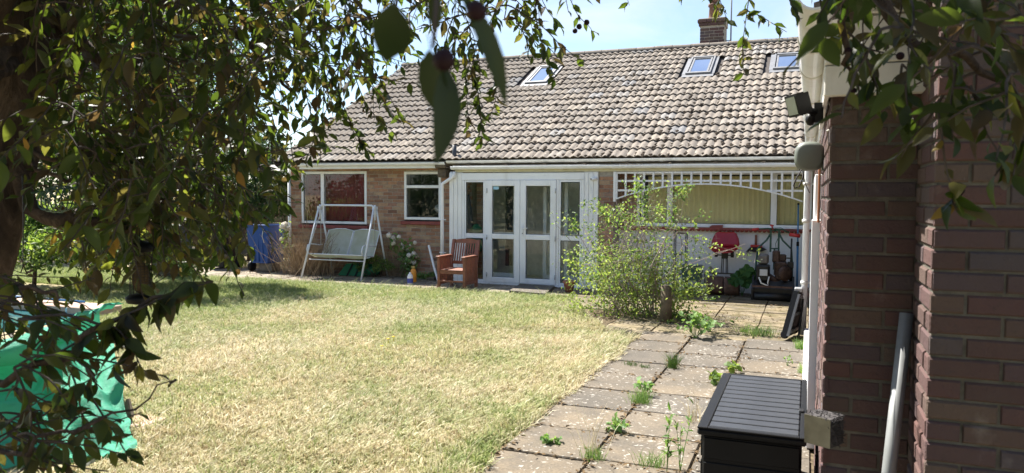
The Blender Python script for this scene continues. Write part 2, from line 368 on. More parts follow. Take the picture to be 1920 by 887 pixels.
# grass
t = NT('dry_grass'); r = t.rnd()
straw = t.ramp(r, [(0, (0.36,0.28,0.15)), (0.3, (0.56,0.47,0.29)), (0.65, (0.70,0.62,0.42)), (0.88, (0.84,0.78,0.58)), (1, (0.30,0.21,0.12))])
green = t.ramp(r, [(0, (0.16,0.22,0.06)), (0.5, (0.26,0.32,0.10)), (1, (0.40,0.41,0.17))])
at_ = t.n('ShaderNodeAttribute'); at_.attribute_name = 'green'
c = t.mix(at_.outputs['Fac'], straw, green); t.base(c, 0.6, spec=0.3)
tl = t.n('ShaderNodeBsdfTranslucent'); t.l(c, tl.inputs[0]); ms = t.n('ShaderNodeMixShader'); ms.inputs[0].default_value = 0.35
t.l(t.b.outputs[0], ms.inputs[1]); t.l(tl.outputs[0], ms.inputs[2]); t.l(ms.outputs[0], t.out.inputs[0]); M['grass'] = t.m
t = NT('lawn_soil'); n = t.noise(0.9, 8, 0.65, 'World'); n2 = t.noise(30, 6, 0.7, 'World')
c = t.ramp(n, [(0.35, (0.27,0.25,0.13)), (0.5, (0.38,0.32,0.20)), (0.7, (0.45,0.38,0.25))]); c = t.mix(t.ramp(n2, [(0.4, (0,0,0)), (0.7, (0.6,)*3)]), c, (0.16,0.13,0.06)); t.base(c, 1.0, spec=0.1); t.bump(n2, 0.7, 0.03); M['lawn'] = t.m
# paving slab: grey concrete with white lichen and buff wear
def slab_mat(name, stops, lichen, moss):
    t = NT(name); r = t.rnd(); c = t.ramp(r, stops)
    n = t.noise(2.2, 9, 0.68, 'World'); c = t.mix(t.ramp(n, [(0.4, (0,0,0)), (0.62, (0.75,)*3)]), c, (0.095,0.086,0.074))
    n = t.noise(55, 5, 0.7, 'World'); c = t.mix(t.ramp(n, [(0.42, (0,0,0)), (0.66, (0.5,)*3)]), c, (0.065,0.058,0.046))
    n = t.math('ADD', t.noise(30, 3, 0.5, 'World'), t.math('MULTIPLY', t.noise(1.6, 3, 0.6, 'World'), 0.35)); c = t.mix(t.ramp(n, [(0.80, (0,0,0)), (0.85, (lichen,)*3)]), c, (0.38,0.355,0.31))
    if moss:
        n = t.noise(4.2, 8, 0.75, 'World', stretch=(0.7, 1.5, 1)); c = t.mix(t.ramp(n, [(0.47, (0,0,0)), (0.56, (moss,)*3)]), c, (0.10,0.085,0.04))
    t.base(c, 0.93, spec=0.2); t.bump(t.noise(70, 6, 0.7, 'World'), 0.6, 0.006); return t.m
M['slab'] = slab_mat('paving_slab', [(0, (0.125,0.110,0.092)), (0.35, (0.155,0.130,0.100)), (0.7, (0.20,0.16,0.112)), (1, (0.140,0.124,0.105))], 0.75, 0.0)
M['slab_mossy'] = slab_mat('mossy_slab', [(0, (0.24,0.19,0.125)), (0.5, (0.30,0.24,0.15)), (1, (0.25,0.20,0.135))], 0.2, 0.85)
M['path'] = slab_mat('path_concrete', [(0, (0.34,0.285,0.225)), (1, (0.39,0.33,0.26))], 0.3, 0.35)
M['joint_soil'] = simple('joint_soil', (0.11,0.085,0.055), 1.0, var=0.5, scale=20, bump=0.5, spec=0.1)
M['coping'] = simple('pink_coping', (0.42,0.29,0.22), 0.85, var=0.15, bump=0.2)
M['litter'] = simple('leaf_litter', (0.13,0.09,0.05), 1.0, var=0.5, scale=40, spec=0.1)
t = NT('mosaic'); bt = t.n('ShaderNodeTexBrick'); bt.offset = 0; bt.inputs['Scale'].default_value = 1.0; bt.inputs['Brick Width'].default_value = 0.06; bt.inputs['Row Height'].default_value = 0.06; bt.inputs['Mortar Size'].default_value = 0.006
bt.inputs['Color1'].default_value = lin(0.10,0.30,0.42); bt.inputs['Color2'].default_value = lin(0.22,0.45,0.55); bt.inputs['Mortar'].default_value = lin(0.5,0.55,0.58)
cx = t.n('ShaderNodeCombineXYZ'); sx = t.n('ShaderNodeSeparateXYZ'); t.l(t.n('ShaderNodeNewGeometry').outputs['Position'], sx.inputs[0]); t.l(t.math('ADD', sx.outputs[0], sx.outputs[1]), cx.inputs[0]); t.l(sx.outputs[2], cx.inputs[1]); t.l(cx.outputs[0], bt.inputs['Vector'])
t.base(bt.outputs['Color'], 0.3); M['mosaic'] = t.m
t = NT('pool_water'); t.base((0.03,0.12,0.13), 0.05); t.bump(t.noise(6, 3), 0.15, 0.02); M['water'] = t.m

# ================================================================== repeated pieces of a part
def mtx(o, x, y, z):
    m = Matrix((Vector(x), Vector(y), Vector(z))).transposed().to_4x4(); m.translation = Vector(o); return m
def pieces(name, me, mats4, parent, limit=300, visible=None, rest=None):
    """the pieces that show largest become objects of their own sharing one mesh, the others one 'stuff' part"""
    sc = []
    for i, m4 in enumerate(mats4):
        x, y, d = proj(m4.translation)
        ok = d > 0.1 and -30 < x < 1950 and -30 < y < 917 and (visible is None or visible(x, y, m4.translation))
        sc.append((-(1 / d) if ok else 1, i))
    sc.sort()
    single = [i for s, i in sc[:limit] if s < 0]; rest_i = [i for s, i in sc[len(single):]]
    for i in single: inst(name, me, parent, mats4[i])
    if rest_i:
        nv = len(me.vertices); co = np.zeros(nv*3); me.vertices.foreach_get('co', co); co = co.reshape(-1, 3)
        me.calc_loop_triangles(); nf = len(me.loop_triangles); tr = np.zeros(nf*3, dtype=np.int32); me.loop_triangles.foreach_get('vertices', tr); tr = tr.reshape(-1, 3)
        V = np.concatenate([co @ np.array(mats4[i])[:3,:3].T + np.array(mats4[i])[:3,3] for i in rest_i])
        F = np.concatenate([tr + nv*k for k in range(len(rest_i))])
        npmesh(rest or name, V, F, list(me.materials), parent, {'tint': np.repeat(rng.random(len(rest_i)), nv)}, kind='stuff')
def brick_mesh(mat, depth=0.05, proud=0.006, c=0.004, h=0.065):
    mb = MB(); vs = [(0,-proud+c,0),(1,-proud+c,0),(1,-proud+c,h),(0,-proud+c,h),(0.02,-proud,c),(0.98,-proud,c),(0.98,-proud,h-c),(0.02,-proud,h-c),(0,depth,0),(1,depth,0),(1,depth,h),(0,depth,h)]
    mb.add(vs, [(4,5,6,7),(0,1,5,4),(1,2,6,5),(2,3,7,6),(3,0,4,7),(8,9,1,0),(9,10,2,1),(10,11,3,2),(11,8,0,3)])
    me = mb.mesh('brick'); me.materials.append(mat); return me
def lay(o, u, inw, length, height, openings=(), shift=0.0, lens=(0.215,), z0=0.0):
    """brick courses: list of matrices"""
    o, u, inw = Vector(o), Vector(u), Vector(inw); out = []; row = 0; z = z0
    while z + 0.065 <= height + 1e-6:
        spans = [(0.0, length)]
        for a, b, c, d in openings:
            if z + 0.033 > c and z + 0.033 < d:
                ns = []
                for s, e in spans:
                    if b <= s or a >= e: ns.append((s, e)); continue
                    if a > s: ns.append((s, a))
                    if b < e: ns.append((b, e))
                spans = ns
        for s, e in spans:
            k = row % len(lens); x = -(shift + (0.1125 if row % 2 else 0.0))
            j = row
            while x < e:
                l_ = lens[j % len(lens)]; a, b = max(x, s), min(x + l_, e)
                if b - a > 0.035:
                    jt = u*random.uniform(-.002, .002) + inw*random.uniform(-.0025, .002) + Vector((0,0,random.uniform(-.0015, .0015)))
                    out.append(mtx(o + u*a + Vector((0,0,z)) + jt, u*(b-a), inw, (0,0,1)))
                x += l_ + 0.010; j += 1
        z += 0.075; row += 1
    return out
def walled(mb, x0, x1, z0, z1, openings, y0, y1):
    xs = sorted({x0, x1, *[min(max(o[0], x0), x1) for o in openings], *[min(max(o[1], x0), x1) for o in openings]})
    for a, b in zip(xs, xs[1:]):
        if b - a < 1e-4: continue
        zs = [(z0, z1)]
        for oa, ob, oc, od in openings:
            if oa < (a+b)/2 < ob:
                zs = [q for s, e in zs for q in ((s, min(e, oc)), (max(s, od), e)) if q[1] - q[0] > 1e-3]
        for s, e in zs: mb.box((a, y0, s), (b, y1, e))

# ================================================================== ground
g = MB(); g.add([(-600,-600,0),(600,-600,0),(600,600,0),(-600,600,0)], [(0,1,2,3)])
lawn = g.build('lawn', M['lawn'], kind='structure')
SLAB = MB().cbox((0.0,0.0,-0.03), (1.0,1.0,0.0), 0.008).mesh('slab')
def slab_field(root, mat, cells, top=0.026):
    me = SLAB.copy(); me.materials.append(mat); ms = []
    for x, y, sx, sy in cells:
        rz = random.uniform(-.006, .006)
        m4 = Matrix.Translation((x, y, top + random.uniform(-.006, .004))) @ Matrix.Rotation(rz, 4, 'Z') @ Matrix.Rotation(random.uniform(-.006, .006), 4, 'Y') @ Matrix.Diagonal((sx, sy, 1, 1))
        ms.append(m4)
    pieces('slab', me, ms, root)
p = MB(); p.add([(-1.93,-3,0.004),(0.3,-3,0.004),(0.3,9.34,0.004),(-1.93,9.34,0.004)], [(0,1,2,3)])
patio = p.build('patio', M['joint_soil'], kind='structure')
cells = []
for k in range(-3, 16):
    y = 0.47 + 0.605*k
    if y > 9.0: break
    cells += [(-1.905, y, 0.607, 0.59), (-1.285, y + 0.05, 0.618, 0.59), (-0.65, y - 0.02, 0.70, 0.59)]
slab_field(patio, M['slab'], cells)
p = MB(); p.add([(-3.75,9.35,0.004),(0.3,9.35,0.004),(0.3,14.4,0.004),(-3.75,14.4,0.004)], [(0,1,2,3)])
terrace = p.build('terrace', M['joint_soil'], kind='structure')
cells = []
for k in range(8):
    y = 9.38 + 0.605*k
    for j in range(6):
        x = -3.7 + 0.625*j
        if y < 10.9 and x < -2.5: continue
        cells.append((x + random.uniform(-.006, .006), y, 0.612, 0.588))
slab_field(terrace, M['slab_mossy'], cells, 0.022)
p = MB(); p.add([(-14.6,12.35,0.004),(-3.76,12.22,0.004),(-3.76,14.3,0.004),(-14.6,14.3,0.004)], [(0,1,2,3)])
path = p.build('path', M['joint_soil'], kind='structure')
cells = []
for j in range(12):
    x = -14.5 + 0.9*j
    cells += [(x, 12.36, 0.885, 0.86), (x + 0.2, 13.235, 0.885, 0.86)]
slab_field(path, M['path'], cells, 0.02)

# ================================================================== the bungalow
YF, YP = 14.0, 13.5
house = thing('bungalow', (-5, 14, 0), 'brick bungalow with brown tiled roof, white gutters and glazed porch', 'house')
XL = onY(547, 400, YF).x; XPL = onY(843, 420, YP).x; XPR = onY(1122, 430, YP).x; XBP = onY(1149, 430, YP).x
XR = 0.05
def rectY(x0, y0, x1, y1, Y):
    a = onY(x0, y0, Y); b = onY(x1, y1, Y); return a.x, b.x, b.z, a.z
wA = rectY(565, 322, 688, 421, YF); wB = rectY(758, 322, 827, 413, YF)
bigw = rectY(1195, 327, 1512, 429, YF); bigw = (bigw[0], XR, bigw[2], onY(1330, 322, YF).z)
WALL_TOP = 2.45
mortar = MB()
opA = (wA[0], wA[1], wA[2]-0.03, wA[3]); opB = (wB[0], wB[1], wB[2]-0.03, wB[3])
walled(mortar, XL, XPL + 0.25, 0, WALL_TOP, [opA, opB], YF, YF + 0.25)
hw = mortar.build('wall', M['mortar'], house)
mortar = MB(); mortar.box((XL, YF + 0.251, 0), (XL + 0.25, 25.0, WALL_TOP))
mortar.prism([(XL+0.02, 14.3, WALL_TOP), (XL+0.02, 24.8, WALL_TOP), (XL+0.02, 19.3, 5.25)], (0.2, 0, 0))
mortar.build('gable_wall', M['mortar'], house); mortar = MB()
mortar.box((XPR + 0.004, YP + 0.008, 0), (XBP, YF + 0.24, 2.2))                      # brick post beside the porch
mortar.box((XBP, YF + 0.008, 1.1), (bigw[0], YF + 0.25, WALL_TOP))
mortar.build('porch_pier', M['mortar'], house)
BM = brick_mesh(M['house_brick'])
bl = lay((XL, YF, 0), (1,0,0), (0,1,0), XPL + 0.25 - XL, WALL_TOP, [(opA[0]-XL-.005, opA[1]-XL+.005, opA[2]-.06, opA[3]), (opB[0]-XL-.005, opB[1]-XL+.005, opB[2]-.06, opB[3])])
bl += lay((XPR + 0.004, YP + 0.008, 0), (1,0,0), (0,1,0), XBP - XPR - 0.004, 2.16, shift=0.02)
bl += lay((XBP, YF + 0.008, 1.1), (1,0,0), (0,1,0), bigw[0] - XBP, 1.3, shift=0.06)
bl += lay((XL, 25, 0), (0,-1,0), (1,0,0), 11.0, WALL_TOP)
pieces('brick', BM, bl, hw, 300, lambda x, y, q: q.y < 14.1)
# lower wall in the alcove, white render
rw = MB(); rw.box((XBP + 0.002, YF + 0.01, 0), (XR, YF + 0.25, bigw[2] - 0.06)); rw.build('rendered_wall', M['render'], house)
rest = MB(); rest.box((XR, YF + 0.26, 0), (8, YF + 0.5, WALL_TOP)); rest.box((8, YF + 0.26, 0), (8.2, 25, WALL_TOP)); rest.box((XL + .26, 24.8, 0), (8, 25, WALL_TOP))
rest.box((XL + 0.25, 14.3, 2.4), (8, 24.8, 2.44)); rest.build('far_wall', M['mortar'], house)

def window(name, r, Y, bars_x=(), bars_z=(), fw=0.055, backing='dark_room', depth=0.10, gm='glass'):
    """white frame with mullions, panes and what hangs behind"""
    x0, x1, z0, z1 = r; f = MB()
    f.cbox((x0, Y - 0.012, z0), (x0 + fw, Y + 0.06, z1), .006); f.cbox((x1 - fw, Y - 0.012, z0), (x1, Y + 0.06, z1), .006)
    f.cbox((x0 + fw, Y - 0.012, z1 - fw), (x1 - fw, Y + 0.06, z1), .006); f.cbox((x0 + fw, Y - 0.012, z0), (x1 - fw, Y + 0.06, z0 + fw), .006)
    xs = [x0 + fw]
    for b, wd in bars_x:
        f.cbox((b - wd/2, Y - 0.014, z0 + fw), (b + wd/2, Y + 0.06, z1 - fw), .006); xs += [b - wd/2, b + wd/2]
    xs.append(x1 - fw)
    for b, wd, i in bars_z:
        f.cbox((xs[2*i], Y - 0.013, b - wd/2), (xs[2*i+1], Y + 0.06, b + wd/2), .006)
    fr = f.build(name, M['pvc'], house)
    for i in range(len(xs)//2):
        zs = [z0 + fw] + [q for b, wd, k in bars_z if k == i for q in (b - wd/2, b + wd/2)] + [z1 - fw]
        for a, b in zip(zs[::2], zs[1::2]):
            g = MB(); g.box((xs[2*i], Y + 0.016, a), (xs[2*i+1], Y + 0.022, b)); g.build('pane', M[gm], fr)
            gk = MB(); e = 0.008
            for q in (((xs[2*i], Y + 0.004, a), (xs[2*i] + e, Y + 0.014, b)), ((xs[2*i+1] - e, Y + 0.004, a), (xs[2*i+1], Y + 0.014, b)), ((xs[2*i] + e, Y + 0.004, b - e), (xs[2*i+1] - e, Y + 0.014, b)), ((xs[2*i] + e, Y + 0.004, a), (xs[2*i+1] - e, Y + 0.014, a + e))): gk.box(*q)
            gk.build('gasket', M['dark_gap'], fr)
    return fr, xs
mulA = onY(605, 370, YF).x
fA, _ = window('window', wA, YF, [(mulA, 0.085)])
b = MB()
for i in range(2):
    pass
n = 60
b.add([(wA[0] + (wA[1]-wA[0])*i/n, YF + 0.10 + 0.008*math.sin(i*0.9), zz) for zz in (wA[2], wA[3]) for i in range(n+1)], [(i, i+1, n+2+i, n+1+i) for i in range(n)])
b.build('blind', M['burgundy'], fA)
trB = onY(790, 350, YF).z
fB, _ = window('window', wB, YF, [], [(trB, 0.06, 0)])
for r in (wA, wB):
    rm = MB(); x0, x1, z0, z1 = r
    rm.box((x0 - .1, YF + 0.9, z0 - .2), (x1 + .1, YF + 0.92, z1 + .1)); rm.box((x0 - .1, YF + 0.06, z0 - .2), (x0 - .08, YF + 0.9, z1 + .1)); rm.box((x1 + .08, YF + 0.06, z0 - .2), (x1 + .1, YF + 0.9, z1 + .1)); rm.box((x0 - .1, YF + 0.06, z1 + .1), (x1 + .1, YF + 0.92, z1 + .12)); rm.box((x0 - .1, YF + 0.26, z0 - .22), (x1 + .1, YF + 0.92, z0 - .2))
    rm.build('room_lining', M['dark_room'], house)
# round shaving mirror and shelf rail standing in the small window
q = onY(822, 391, YF + 0.25); mr = MB(); mr.lathe((q.x, YF + 0.25, q.z), [(0.0, 0), (0.085, 0.0), (0.085, 0.012), (0, 0.013)], 20, (0,-1,0)); mr.cyl((q.x, YF + 0.26, wB[2]), (q.x, YF + 0.26, q.z - 0.085), 0.008, 8)
mr.build('mirror', M['silver'], house)
for r, xa in ((wA, 690), (wB, 830)):
    s = MB(); s.cbox((r[0] - 0.06, YF - 0.07, r[2] - 0.10), (r[1] + 0.05, YF + 0.02, r[2] - 0.028), .008); s.build('window_sill', M['red_sill'], house)
# big window with vertical blinds
mulL, mulM = onY(1256, 380, YF).x, onY(1451, 380, YF).x
zA = onY(1350, 349, YF).z
fC, xs = window('window', bigw, YF, [(onY(1205, 380, YF).x, 0.05), (mulL, 0.105), (mulM, 0.10)])
x = bigw[0] + 0.30
bls = MB(); xx = mulL - 0.42; pitch = 0.086; mats4 = []
st = MB(); st.add([(0,0,0),(0.084,0.012,0),(0.084,0.012,1),(0,0,1),(0.042,0.016,0),(0.042,0.016,1)], [(0,4,5,3),(4,1,2,5)]); stm = st.mesh('blind_slat'); stm.materials.append(M['olive_blind'])
while xx < XR - 0.08:
    mats4.append(mtx((xx, YF + 0.10, bigw[2] + 0.02), (1,0,0), (0,1,0), (0,0,bigw[3]-bigw[2]-0.1))); xx += pitch
pieces('blind_slat', stm, mats4, fC)
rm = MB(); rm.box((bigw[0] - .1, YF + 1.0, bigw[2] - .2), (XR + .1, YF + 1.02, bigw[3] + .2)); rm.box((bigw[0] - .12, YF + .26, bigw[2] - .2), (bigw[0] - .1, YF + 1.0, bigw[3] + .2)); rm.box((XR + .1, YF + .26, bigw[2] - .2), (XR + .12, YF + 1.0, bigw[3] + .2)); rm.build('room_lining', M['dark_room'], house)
# red scalloped sill under it
s = MB(); zt = bigw[2] - 0.012
s.cbox((XBP + 0.01, YF - 0.085, zt - 0.04), (XR, YF + 0.02, zt), .008)
k = int((XR - XBP) / 0.075)
for i in range(k): s.lathe((XBP + 0.05 + i*0.075, YF - 0.082, zt - 0.035), [(0.034, 0), (0.034, 0.02), (0.02, 0.03)], 10, (0,1,0))
s.build('window_sill', M['red_sill'], house)
ws = MB(); ws.cbox((bigw[0], YF - 0.05, bigw[2] - 0.010), (XR, YF + 0.01, bigw[2] + 0.012), .006); ws.build('window_board', M['pvc'], house)

# ---- porch
zTop, zBot, zMid = onY(976, 338, YP).z, onY(976, 531, YP).z, onY(976, 444, YP).z
zHead = onY(976, 324, YP).z
X = lambda px, y=430, Y=YP: onY(px, y, Y).x
porch = MB(); porch.cbox((X(867), YP - 0.03, zTop + 0.004), (X(1095), YP + 0.04, zHead), .006); porch.cbox((X(867), YP - 0.05, 0.02), (X(1095), YP + 0.05, zBot - 0.004), .006)
for px in (869.5, 912, 1046, 1093): porch.cbox((X(px) - 0.022, YP - 0.032, zBot), (X(px) + 0.022, YP + 0.045, zTop), .005)
pf = porch.build('porch_frame', M['pvc'], house)
def leaf_unit(name, x0, x1, st, dy=0.0, bottom=0.10, parent=house):
    """a glazed leaf: stiles, rails, two panes"""
    f = MB(); y0, y1 = YP - 0.045 - dy, YP + 0.02
    f.cbox((x0, y0, zBot), (x0 + st, y1, zTop), .007); f.cbox((x1 - st, y0, zBot), (x1, y1, zTop), .007)
    f.cbox((x0 + st, y0, zTop - st*0.95), (x1 - st, y1, zTop), .007); f.cbox((x0 + st, y0, zBot), (x1 - st, y1, zBot + bottom), .007); f.cbox((x0 + st, y0, zMid - 0.05), (x1 - st, y1, zMid + 0.05), .007)
    d = f.build(name, M['pvc'], parent)
    for a, b in ((zBot + bottom, zMid - 0.05), (zMid + 0.05, zTop - st*0.95)):
        g = MB(); g.box((x0 + st, YP - 0.018, a), (x1 - st, YP - 0.010, b)); g.build('pane', M['glass'], d)
        gk = MB(); e = 0.007
        for q in (((x0 + st, YP - .03, a), (x0 + st + e, YP - .019, b)), ((x1 - st - e, YP - .03, a), (x1 - st, YP - .019, b)), ((x0 + st + e, YP - .03, a), (x1 - st - e, YP - .019, a + e)), ((x0 + st + e, YP - .03, b - e), (x1 - st - e, YP - .019, b))): gk.box(*q)
        gk.build('gasket', M['dark_gap'], d)
    return d
leaf_unit('side_light', X(869.5) + .024, X(912) - .024, 0.04, -0.02, 0.05)
leaf_unit('side_light', X(1046) + .024, X(1093) - .024, 0.04, -0.02, 0.05)
xm = X(976.5)
dl = leaf_unit('porch_door', X(912) + .024, xm - 0.004, 0.115, 0.01)
dr = leaf_unit('porch_door', xm + 0.004, X(1046) - .024, 0.115, 0.012)
h = MB(); hx = xm + 0.06; h.cbox((hx - .016, YP - 0.072, zMid + 0.02), (hx + .016, YP - 0.058, zMid + 0.24), .004); h.tube([(hx, YP - .07, zMid + .17), (hx, YP - .105, zMid + .17), (hx + .12, YP - .108, zMid + .172)], .010, 8); h.build('handle', M['pvc'], dr)
h = MB(); h.lathe((hx, YP - 0.0735, zMid + 0.07), [(0.009, 0), (0.009, .004)], 10, (0,-1,0)); h.build('lock', M['black_metal'], dr)
for dd, px, sgn in ((dl, 915, 1), (dr, 1043, -1)):
    for zz in (zBot + .15, zMid - .02, zTop - .2):
        h = MB(); h.cyl((X(px), YP - 0.066, zz - .045), (X(px), YP - 0.066, zz + .045), .010, 8); h.build('hinge', M['silver'], dd)
s = MB(); a = onY(924, 347, YP); s.box((a.x, YP - 0.0215, a.z - 0.085), (a.x + 0.13, YP - 0.0195, a.z)); s.build('sticker', M['blue_sticker'], dl)
# timber cladding panels each side
for (pa, pb) in ((843, 867), (1095, 1121)):
    n = 3; x0, x1 = X(pa), X(pb)
    pn = MB(); pn.box((x0, YP - 0.004, 0.02), (x1, YP + 0.03, zHead + 0.01)); pp = pn.build('porch_panel', M['paint'], house)
    me = MB().cbox((0, -0.022, 0), ((x1-x0)/n - 0.006, -0.004, zHead - 0.03), .004).mesh('plank'); me.materials.append(M['paint'])
    for i in range(n): inst('plank', me, pp, Matrix.Translation((x0 + (x1-x0)*i/n + .003, YP - 0.001, 0.03)))
# side cheek of the porch and the inner hall seen through the glass
ck = MB(); ck.box((XPL + .001, YP + 0.03, 0), (XPL + 0.03, YF - 0.002, 2.2)); ck.build('porch_side', M['paint'], house)
hall = MB(); hx0, hx1 = XPL + 0.04, XPR - 0.02
hall.box((hx0, 15.9, 0), (hx1, 15.95, 2.3)); hall.box((hx0, YF + .26, 0), (hx0 + .05, 15.9, 2.3)); hall.box((hx1 - .05, YF + .26, 0), (hx1, 15.9, 2.3)); hall.box((hx0, YP + .06, -0.01), (hx1, 15.95, 0.02)); hall.box((hx0, YP + .06, 2.29), (hx1, 15.95, 2.32))
hall.build('hall_lining', M['room_wall'], house)
# inner wall of the hall: brick jamb, dark openings, white inner frames
ib = MB(); xa, xb = X(893, 400, YF), X(915, 400, YF)
ib.box((xa, YF + .02, 0.03), (xb, YF + 0.24, 2.28)); ij = ib.build('hall_jamb', M['mortar'], house)
pieces('brick', BM, lay((xa, YF + .02, 0.03), (1,0,0), (0,1,0), xb - xa, 2.2), ij)
for pa, pb in ((917, 968), (1018, 1046), (1058, 1092)):
    x0, x1 = X(pa, 430, YF + .1), X(pb, 430, YF + .1); f = MB(); Yi = YF + .1
    if pa < 1000 :
        f.cbox((x1 - .07, Yi, .05), (x1, Yi + .06, 2.15)); f.cbox((x0, Yi, .05), (x0 + .04, Yi + .06, 2.15))
    else:
        f.cbox((x1 - .06, Yi, .05), (x1, Yi + .06, 2.15)); f.cbox((x0, Yi, .05), (x0 + .07, Yi + .06, 2.15))
    f.cbox((x0 + .071, Yi, 2.05), (x1 - .071, Yi + .06, 2.15)); f.cbox((x0 + .071, Yi, .9), (x1 - .071, Yi + .06, 1.0)); f.cbox((x0 + .071, Yi, .05), (x1 - .071, Yi + .06, .18))
    fr = f.build('inner_door_frame', M['pvc'], house)
    g = MB(); g.box((x0 + .02, Yi + .025, .1), (x1 - .02, Yi + .03, 2.1)); g.build('pane', M['glass'], fr)
cu = MB(); n = 24; x0, x1 = X(946, 400, YF + .3), X(962, 400, YF + .3)
cu.add([(x0 + (x1-x0)*i/n, YF + .35 + .02*math.sin(i*1.4), zz) for zz in (.3, 2.1) for i in range(n+1)], [(i, i+1, n+2+i, n+1+i) for i in range(n)]); cu.build('curtain', M['curtain'], house)
dk = MB(); dk.box((hx0 + .06, 15.2, .03), (hx1 - .06, 15.22, 2.25)); dk.build('hall_back', M['room_wall'], house)
# coat hanging and a green bag in the hall, green worktop band
ct = MB(); q = onY(877, 385, YP + .3); ct.tube([(q.x, YP + .3, 1.75), (q.x + .01, YP + .3, 1.5), (q.x + .03, YP + .3, 1.0), (q.x + .05, YP + .3, .85)], [.03, .07, .10, .06], 10)
tag(ct.build('coat', M['curtain']), 'dark coat hanging inside the left porch window', 'coat')
gb = MB(); q = onY(893, 437, YP + .25); gb.lathe((q.x, YP + .25, .62), [(0.12, 0), (0.16, 0.1), (0.16, 0.35), (0.12, 0.46), (0.05, 0.54), (0.0, 0.56)], 16)
gb.cyl((q.x, YP + .25, .03), (q.x, YP + .25, .62), .03, 8); tag(gb.build('green_sack', M['green_bag']), 'dark green rounded sack behind the left porch window', 'sack')

# ---- lean-to roof, gutters
def gutter(mb, a, b, r, t=0.008, n=8):
    a, b = Vector(a), Vector(b); d = (b-a).normalized(); s = d.cross(Vector((0,0,1))).normalized()
    prof = [s*(r*math.cos(math.pi*i/n)) - Vector((0,0,r*math.sin(math.pi*i/n))) for i in range(n+1)] + [s*((r-t)*math.cos(math.pi*i/n)) - Vector((0,0,(r-t)*math.sin(math.pi*i/n))) for i in range(n, -1, -1)]
    mb.prism([a + q for q in prof], b - a)
zG = onY(1200, 313, YP - 0.07).z
gx0, gx1 = X(846, 320, YP - .07), X(1494, 318, YP - .07)
lg = MB(); gutter(lg, (gx0, YP - 0.07, zG + 0.025), (gx1, YP - 0.07, zG + 0.025), 0.05)
lg.cbox((gx0, YP - 0.125, zG + 0.018), (gx1, YP - 0.117, zG + 0.036), .002)
pg = lg.build('porch_gutter', M['pvc'], house)
for px in (960, 1052, 1150, 1255, 1377, 1450):
    mbk = MB(); gutter(mbk, (X(px, 318, YP - .07) - .03, YP - 0.07, zG + 0.026), (X(px, 318, YP - .07) + .03, YP - 0.07, zG + 0.026), 0.057); mbk.build('gutter_bracket', M['pvc'], pg)
lf = MB(); lf.cbox((gx0 + .05, YP - 0.012, zHead + 0.014), (gx1, YP + 0.012, zG + 0.02), .004); lf.build('lean_to_fascia', M['cream'], house)
zE = 2.39
lr = MB(); lr.add([(gx0 + .03, YP - 0.06, zG + 0.05), (gx1 + .33, YP - 0.06, zG + 0.05), (gx1 + .33, YF - 0.08, zE - 0.04), (gx0 + .03, YF - 0.08, zE - 0.04)], [(0,1,2,3)])
t = NT('translucent_sheet'); t.base((0.62,0.61,0.56), 0.4); tl = t.n('ShaderNodeBsdfTranslucent'); tl.inputs[0].default_value = (0.85,0.85,0.80,1); ms_ = t.n('ShaderNodeMixShader'); ms_.inputs[0].default_value = 0.6
t.l(t.b.outputs[0], ms_.inputs[1]); t.l(tl.outputs[0], ms_.inputs[2]); t.l(ms_.outputs[0], t.out.inputs[0]); M['clear_sheet'] = t.m
lrr = lr.build('lean_to_roof', M['clear_sheet'], house)
for i in range(9):
    x0 = gx0 + .35 + i*0.78; r_ = MB(); r_.bar((x0, YP - 0.04, zG + 0.07), (x0 + random.uniform(-.05, .05), YF - 0.12, zE - 0.022), 0.05, 0.02); r_.build('batten', M['wood_dark'], lrr)
# rafters holding the lean-to over the alcove
rf = MB()
for i in range(5): rf.box((XBP + .3 + i*.7, YP + .03, zHead + 0.02), (XBP + .345 + i*.7, YF - .01, zHead + .07))
rf.build('rafters', M['cream'], house)
# main gutter
MGY = 13.57; zM = onY(1200, 300, MGY).z
mg = MB(); gutter(mg, (X(838, 305, MGY), MGY, zM + 0.03), (0.0, MGY, zM + 0.03), 0.055); mgo = mg.build('gutter', M['pvc_old'], house)
for px in (905, 1000, 1080, 1240, 1330, 1410):
    mbk = MB(); gutter(mbk, (X(px, 302, MGY) - .025, MGY, zM + 0.031), (X(px, 302, MGY) + .025, MGY, zM + 0.031), 0.062); mbk.build('gutter_bracket', M['pvc_old'], mgo)
mf = MB(); mf.box((X(838, 305, YF - .35), YF - 0.38, zM - 0.06), (0.03, YF - 0.36, zM + 0.08)); mf.build('fascia', M['wood_dark'], house)
zL = onY(700, 309, MGY).z
mg = MB(); gutter(mg, (X(558, 310, MGY), MGY, zL + 0.035), (X(835, 310, MGY), MGY, zL + 0.035), 0.055); mg.cbox((X(558, 310, MGY), MGY + .06, zL - 0.075), (X(835, 310, MGY), MGY + .085, zL + 0.06), .004)
mg.box((X(558, 310, MGY), MGY + .086, zL - .07), (X(835, 310, MGY), YF - .006, zL - .05)); mgl = mg.build('gutter', M['pvc'], house)
for px in (655, 745):
    mbk = MB(); gutter(mbk, (X(px, 310, MGY) - .025, MGY, zL + 0.036), (X(px, 310, MGY) + .025, MGY, zL + 0.036), 0.062); mbk.build('gutter_bracket', M['pvc'], mgl)
